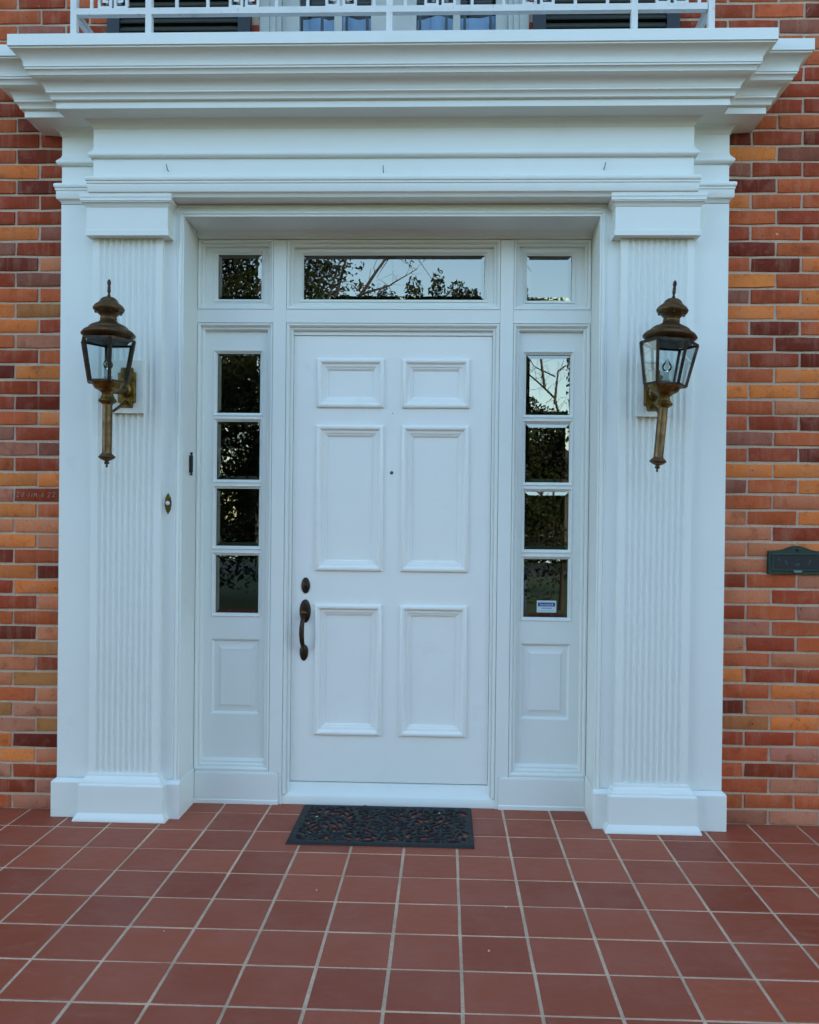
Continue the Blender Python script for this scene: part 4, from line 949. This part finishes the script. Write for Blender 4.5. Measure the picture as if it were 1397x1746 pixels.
tree('oak_tree', (-5.4, Yt, -0.32), 6.5, 0.20, [([(-4.6, Yt, 3.2), (-2.2, Yt, 4.6), (-1.3, Yt, 5.4), (-.9, Yt, 6.0), (-.2, Yt, 6.2)], .060), ([(-2.2, Yt, 4.6), (-1.9, Yt, 5.2), (-1.75, Yt, 5.9), (-1.3, Yt, 6.5)], .035), ([(-1.3, Yt, 5.4), (-.8, Yt, 5.55), (-.3, Yt, 5.85)], .025), ([(-1.9, Yt, 4.8), (-1.7, Yt, 5.6), (-1.5, Yt, 6.4)], .05), ([(-3.5, Yt, 3.8), (-4.6, Yt, 5.2), (-5.2, Yt, 6.2)], .09)],
     rblobs(-6.6, -2.2, 1.2, 7.2, Yt, 60, .85, 3) + rblobs(-2.8, -1.25, 4.8, 6.8, Yt, 26, .40, 4) + rblobs(-1.4, -.7, 5.0, 5.6, Yt, 6, .25, 14) + rblobs(-1.3, 0.0, 6.1, 6.7, Yt, 5, .22, 5), 60000, .044, 'broad leafy oak across the garden at the left', 1)
tree('oak_tree', (-5.0, -13.5, -0.32), 5.5, 0.18, [], rblobs(-8.5, -2.6, 0.2, 6.4, -13.5, 70, .85, 23), 34000, .05, 'dense leaf backing added behind the broad oak across the garden', 7)  # added backing: keeps bright sky gaps out of the pane reflections
hb = MB(); leaves(hb, rblobs(-5.4, 3.8, 0.7, 3.3, -12.4, 150, .6, 31) + rblobs(-5.4, .9, 3.0, 4.4, -12.4, 50, .6, 32), 95000, .04, random.Random(12)); hb.obj('sky_block_shrub', LEAF, None, 0, fix=False, label='tall dense dark shrubbery added under the trees to block horizon light', category='shrub')  # added shrubs: hide the low horizon light from the pane reflections
tree('bushy_tree', (0.2, Yt - .6, -0.32), 4.2, 0.12, [], rblobs(-1.6, 1.5, 2.2, 5.0, Yt - .6, 34, .62, 6) + [(-.9, Yt - .6, 5.35, .22, .2, .35), (-.38, Yt - .6, 5.50, .20, .2, .40), (.05, Yt - .6, 5.55, .17, .2, .50), (.42, Yt - .6, 5.45, .26, .2, .36), (1.0, Yt - .6, 5.55, .15, .2, .45), (.72, Yt - .6, 5.35, .2, .2, .3), (-.15, Yt - .6, 5.2, .9, .2, .3), (.7, Yt - .6, 5.2, .6, .2, .25)] * 2, 60000, .04, 'low bushy tree across the garden opposite the door', 2)
tree('bare_tree', (2.5, Yt - 1, -0.32), 3.6, 0.10, [([(2.5, Yt - 1, 3.0), (2.3, Yt - 1, 3.7), (1.8, Yt - 1, 4.15), (1.4, Yt - 1, 4.25)], .032), ([(2.3, Yt - 1, 3.6), (2.35, Yt - 1, 4.2), (2.9, Yt - 1, 4.6)], .028), ([(2.3, Yt - 1, 4.1), (1.9, Yt - 1, 4.3), (1.7, Yt - 1, 4.6)], .018), ([(2.1, Yt - 1, 3.9), (2.0, Yt - 1, 4.6), (2.2, Yt - 1, 4.9)], .03), ([(2.4, Yt - 1, 3.3), (3.1, Yt - 1, 4.1), (3.3, Yt - 1, 4.7)], .035)],
     rblobs(1.0, 4.2, 1.2, 3.3, Yt - 1, 40, .55, 8), 22000, .045, 'thin half bare tree across the garden at the right', 3)
tree('oak_tree', (9.5, -16, -0.32), 6, 0.24, [], rblobs(6.5, 13, 2.0, 6.0, -16, 40, 1.2, 9), 9000, .10, 'round dense tree far right across the garden', 4)
tree('oak_tree', (-12, -15, -0.32), 7, 0.26, [], rblobs(-16, -8.5, 2.2, 8.0, -15, 44, 1.3, 10), 8000, .11, 'tall dense tree far left across the garden', 5)
hd_ = MB(); leaves(hd_, [(x, -14 + random.uniform(-.3, .3), 0.55, .9, .6, .95) for x in [i * .9 - 14 for i in range(32)]], 12000, .06, random.Random(8))
hd_.obj('clipped_hedge', LEAF, None, 0, fix=False, label='long dark clipped hedge across the front garden', category='hedge')
# neighbour's house over the road
nh = empty('neighbour_house', (1.5, -33, -0.32), label='dark single storey house across the road seen mirrored in the panes', category='house')
NW = plain('dark_siding', (0.045, 0.042, 0.04), 0.8); NR = plain('dark_shingle', (0.03, 0.03, 0.033), 0.9)
MB().box(-9, 13, -40, -33, -0.32, 3.0).obj('wall', NW, nh, 0)
M = MB(); M.quad((-9.6, -32.4, 2.95), (13.6, -32.4, 2.95), (12, -36.5, 5.2), (-8, -36.5, 5.2)); M.quad((-9.6, -40.6, 2.95), (-8, -36.5, 5.2), (12, -36.5, 5.2), (13.6, -40.6, 2.95)); M.quad((-9.6, -32.4, 2.95), (-8, -36.5, 5.2), (-9.6, -40.6, 2.95)); M.quad((13.6, -32.4, 2.95), (13.6, -40.6, 2.95), (12, -36.5, 5.2)); M.obj('roof', NR, nh, 0)
for x in (-6.5, -2.5, 3.2, 7.5):
    wd = MB().box(x, x + 1.8, -32.97, -32.9, 0.7, 2.3).obj('window', plain('dull_frame', (0.12, 0.12, 0.12)), nh, 0)
    for a in (0.08, 0.68, 1.28): MB().box(x + a, x + a + .48, -32.897, -32.88, 0.8, 2.2).obj('window_pane', plain('dark_glass', (0.02, 0.025, 0.03), .1), wd, 0)
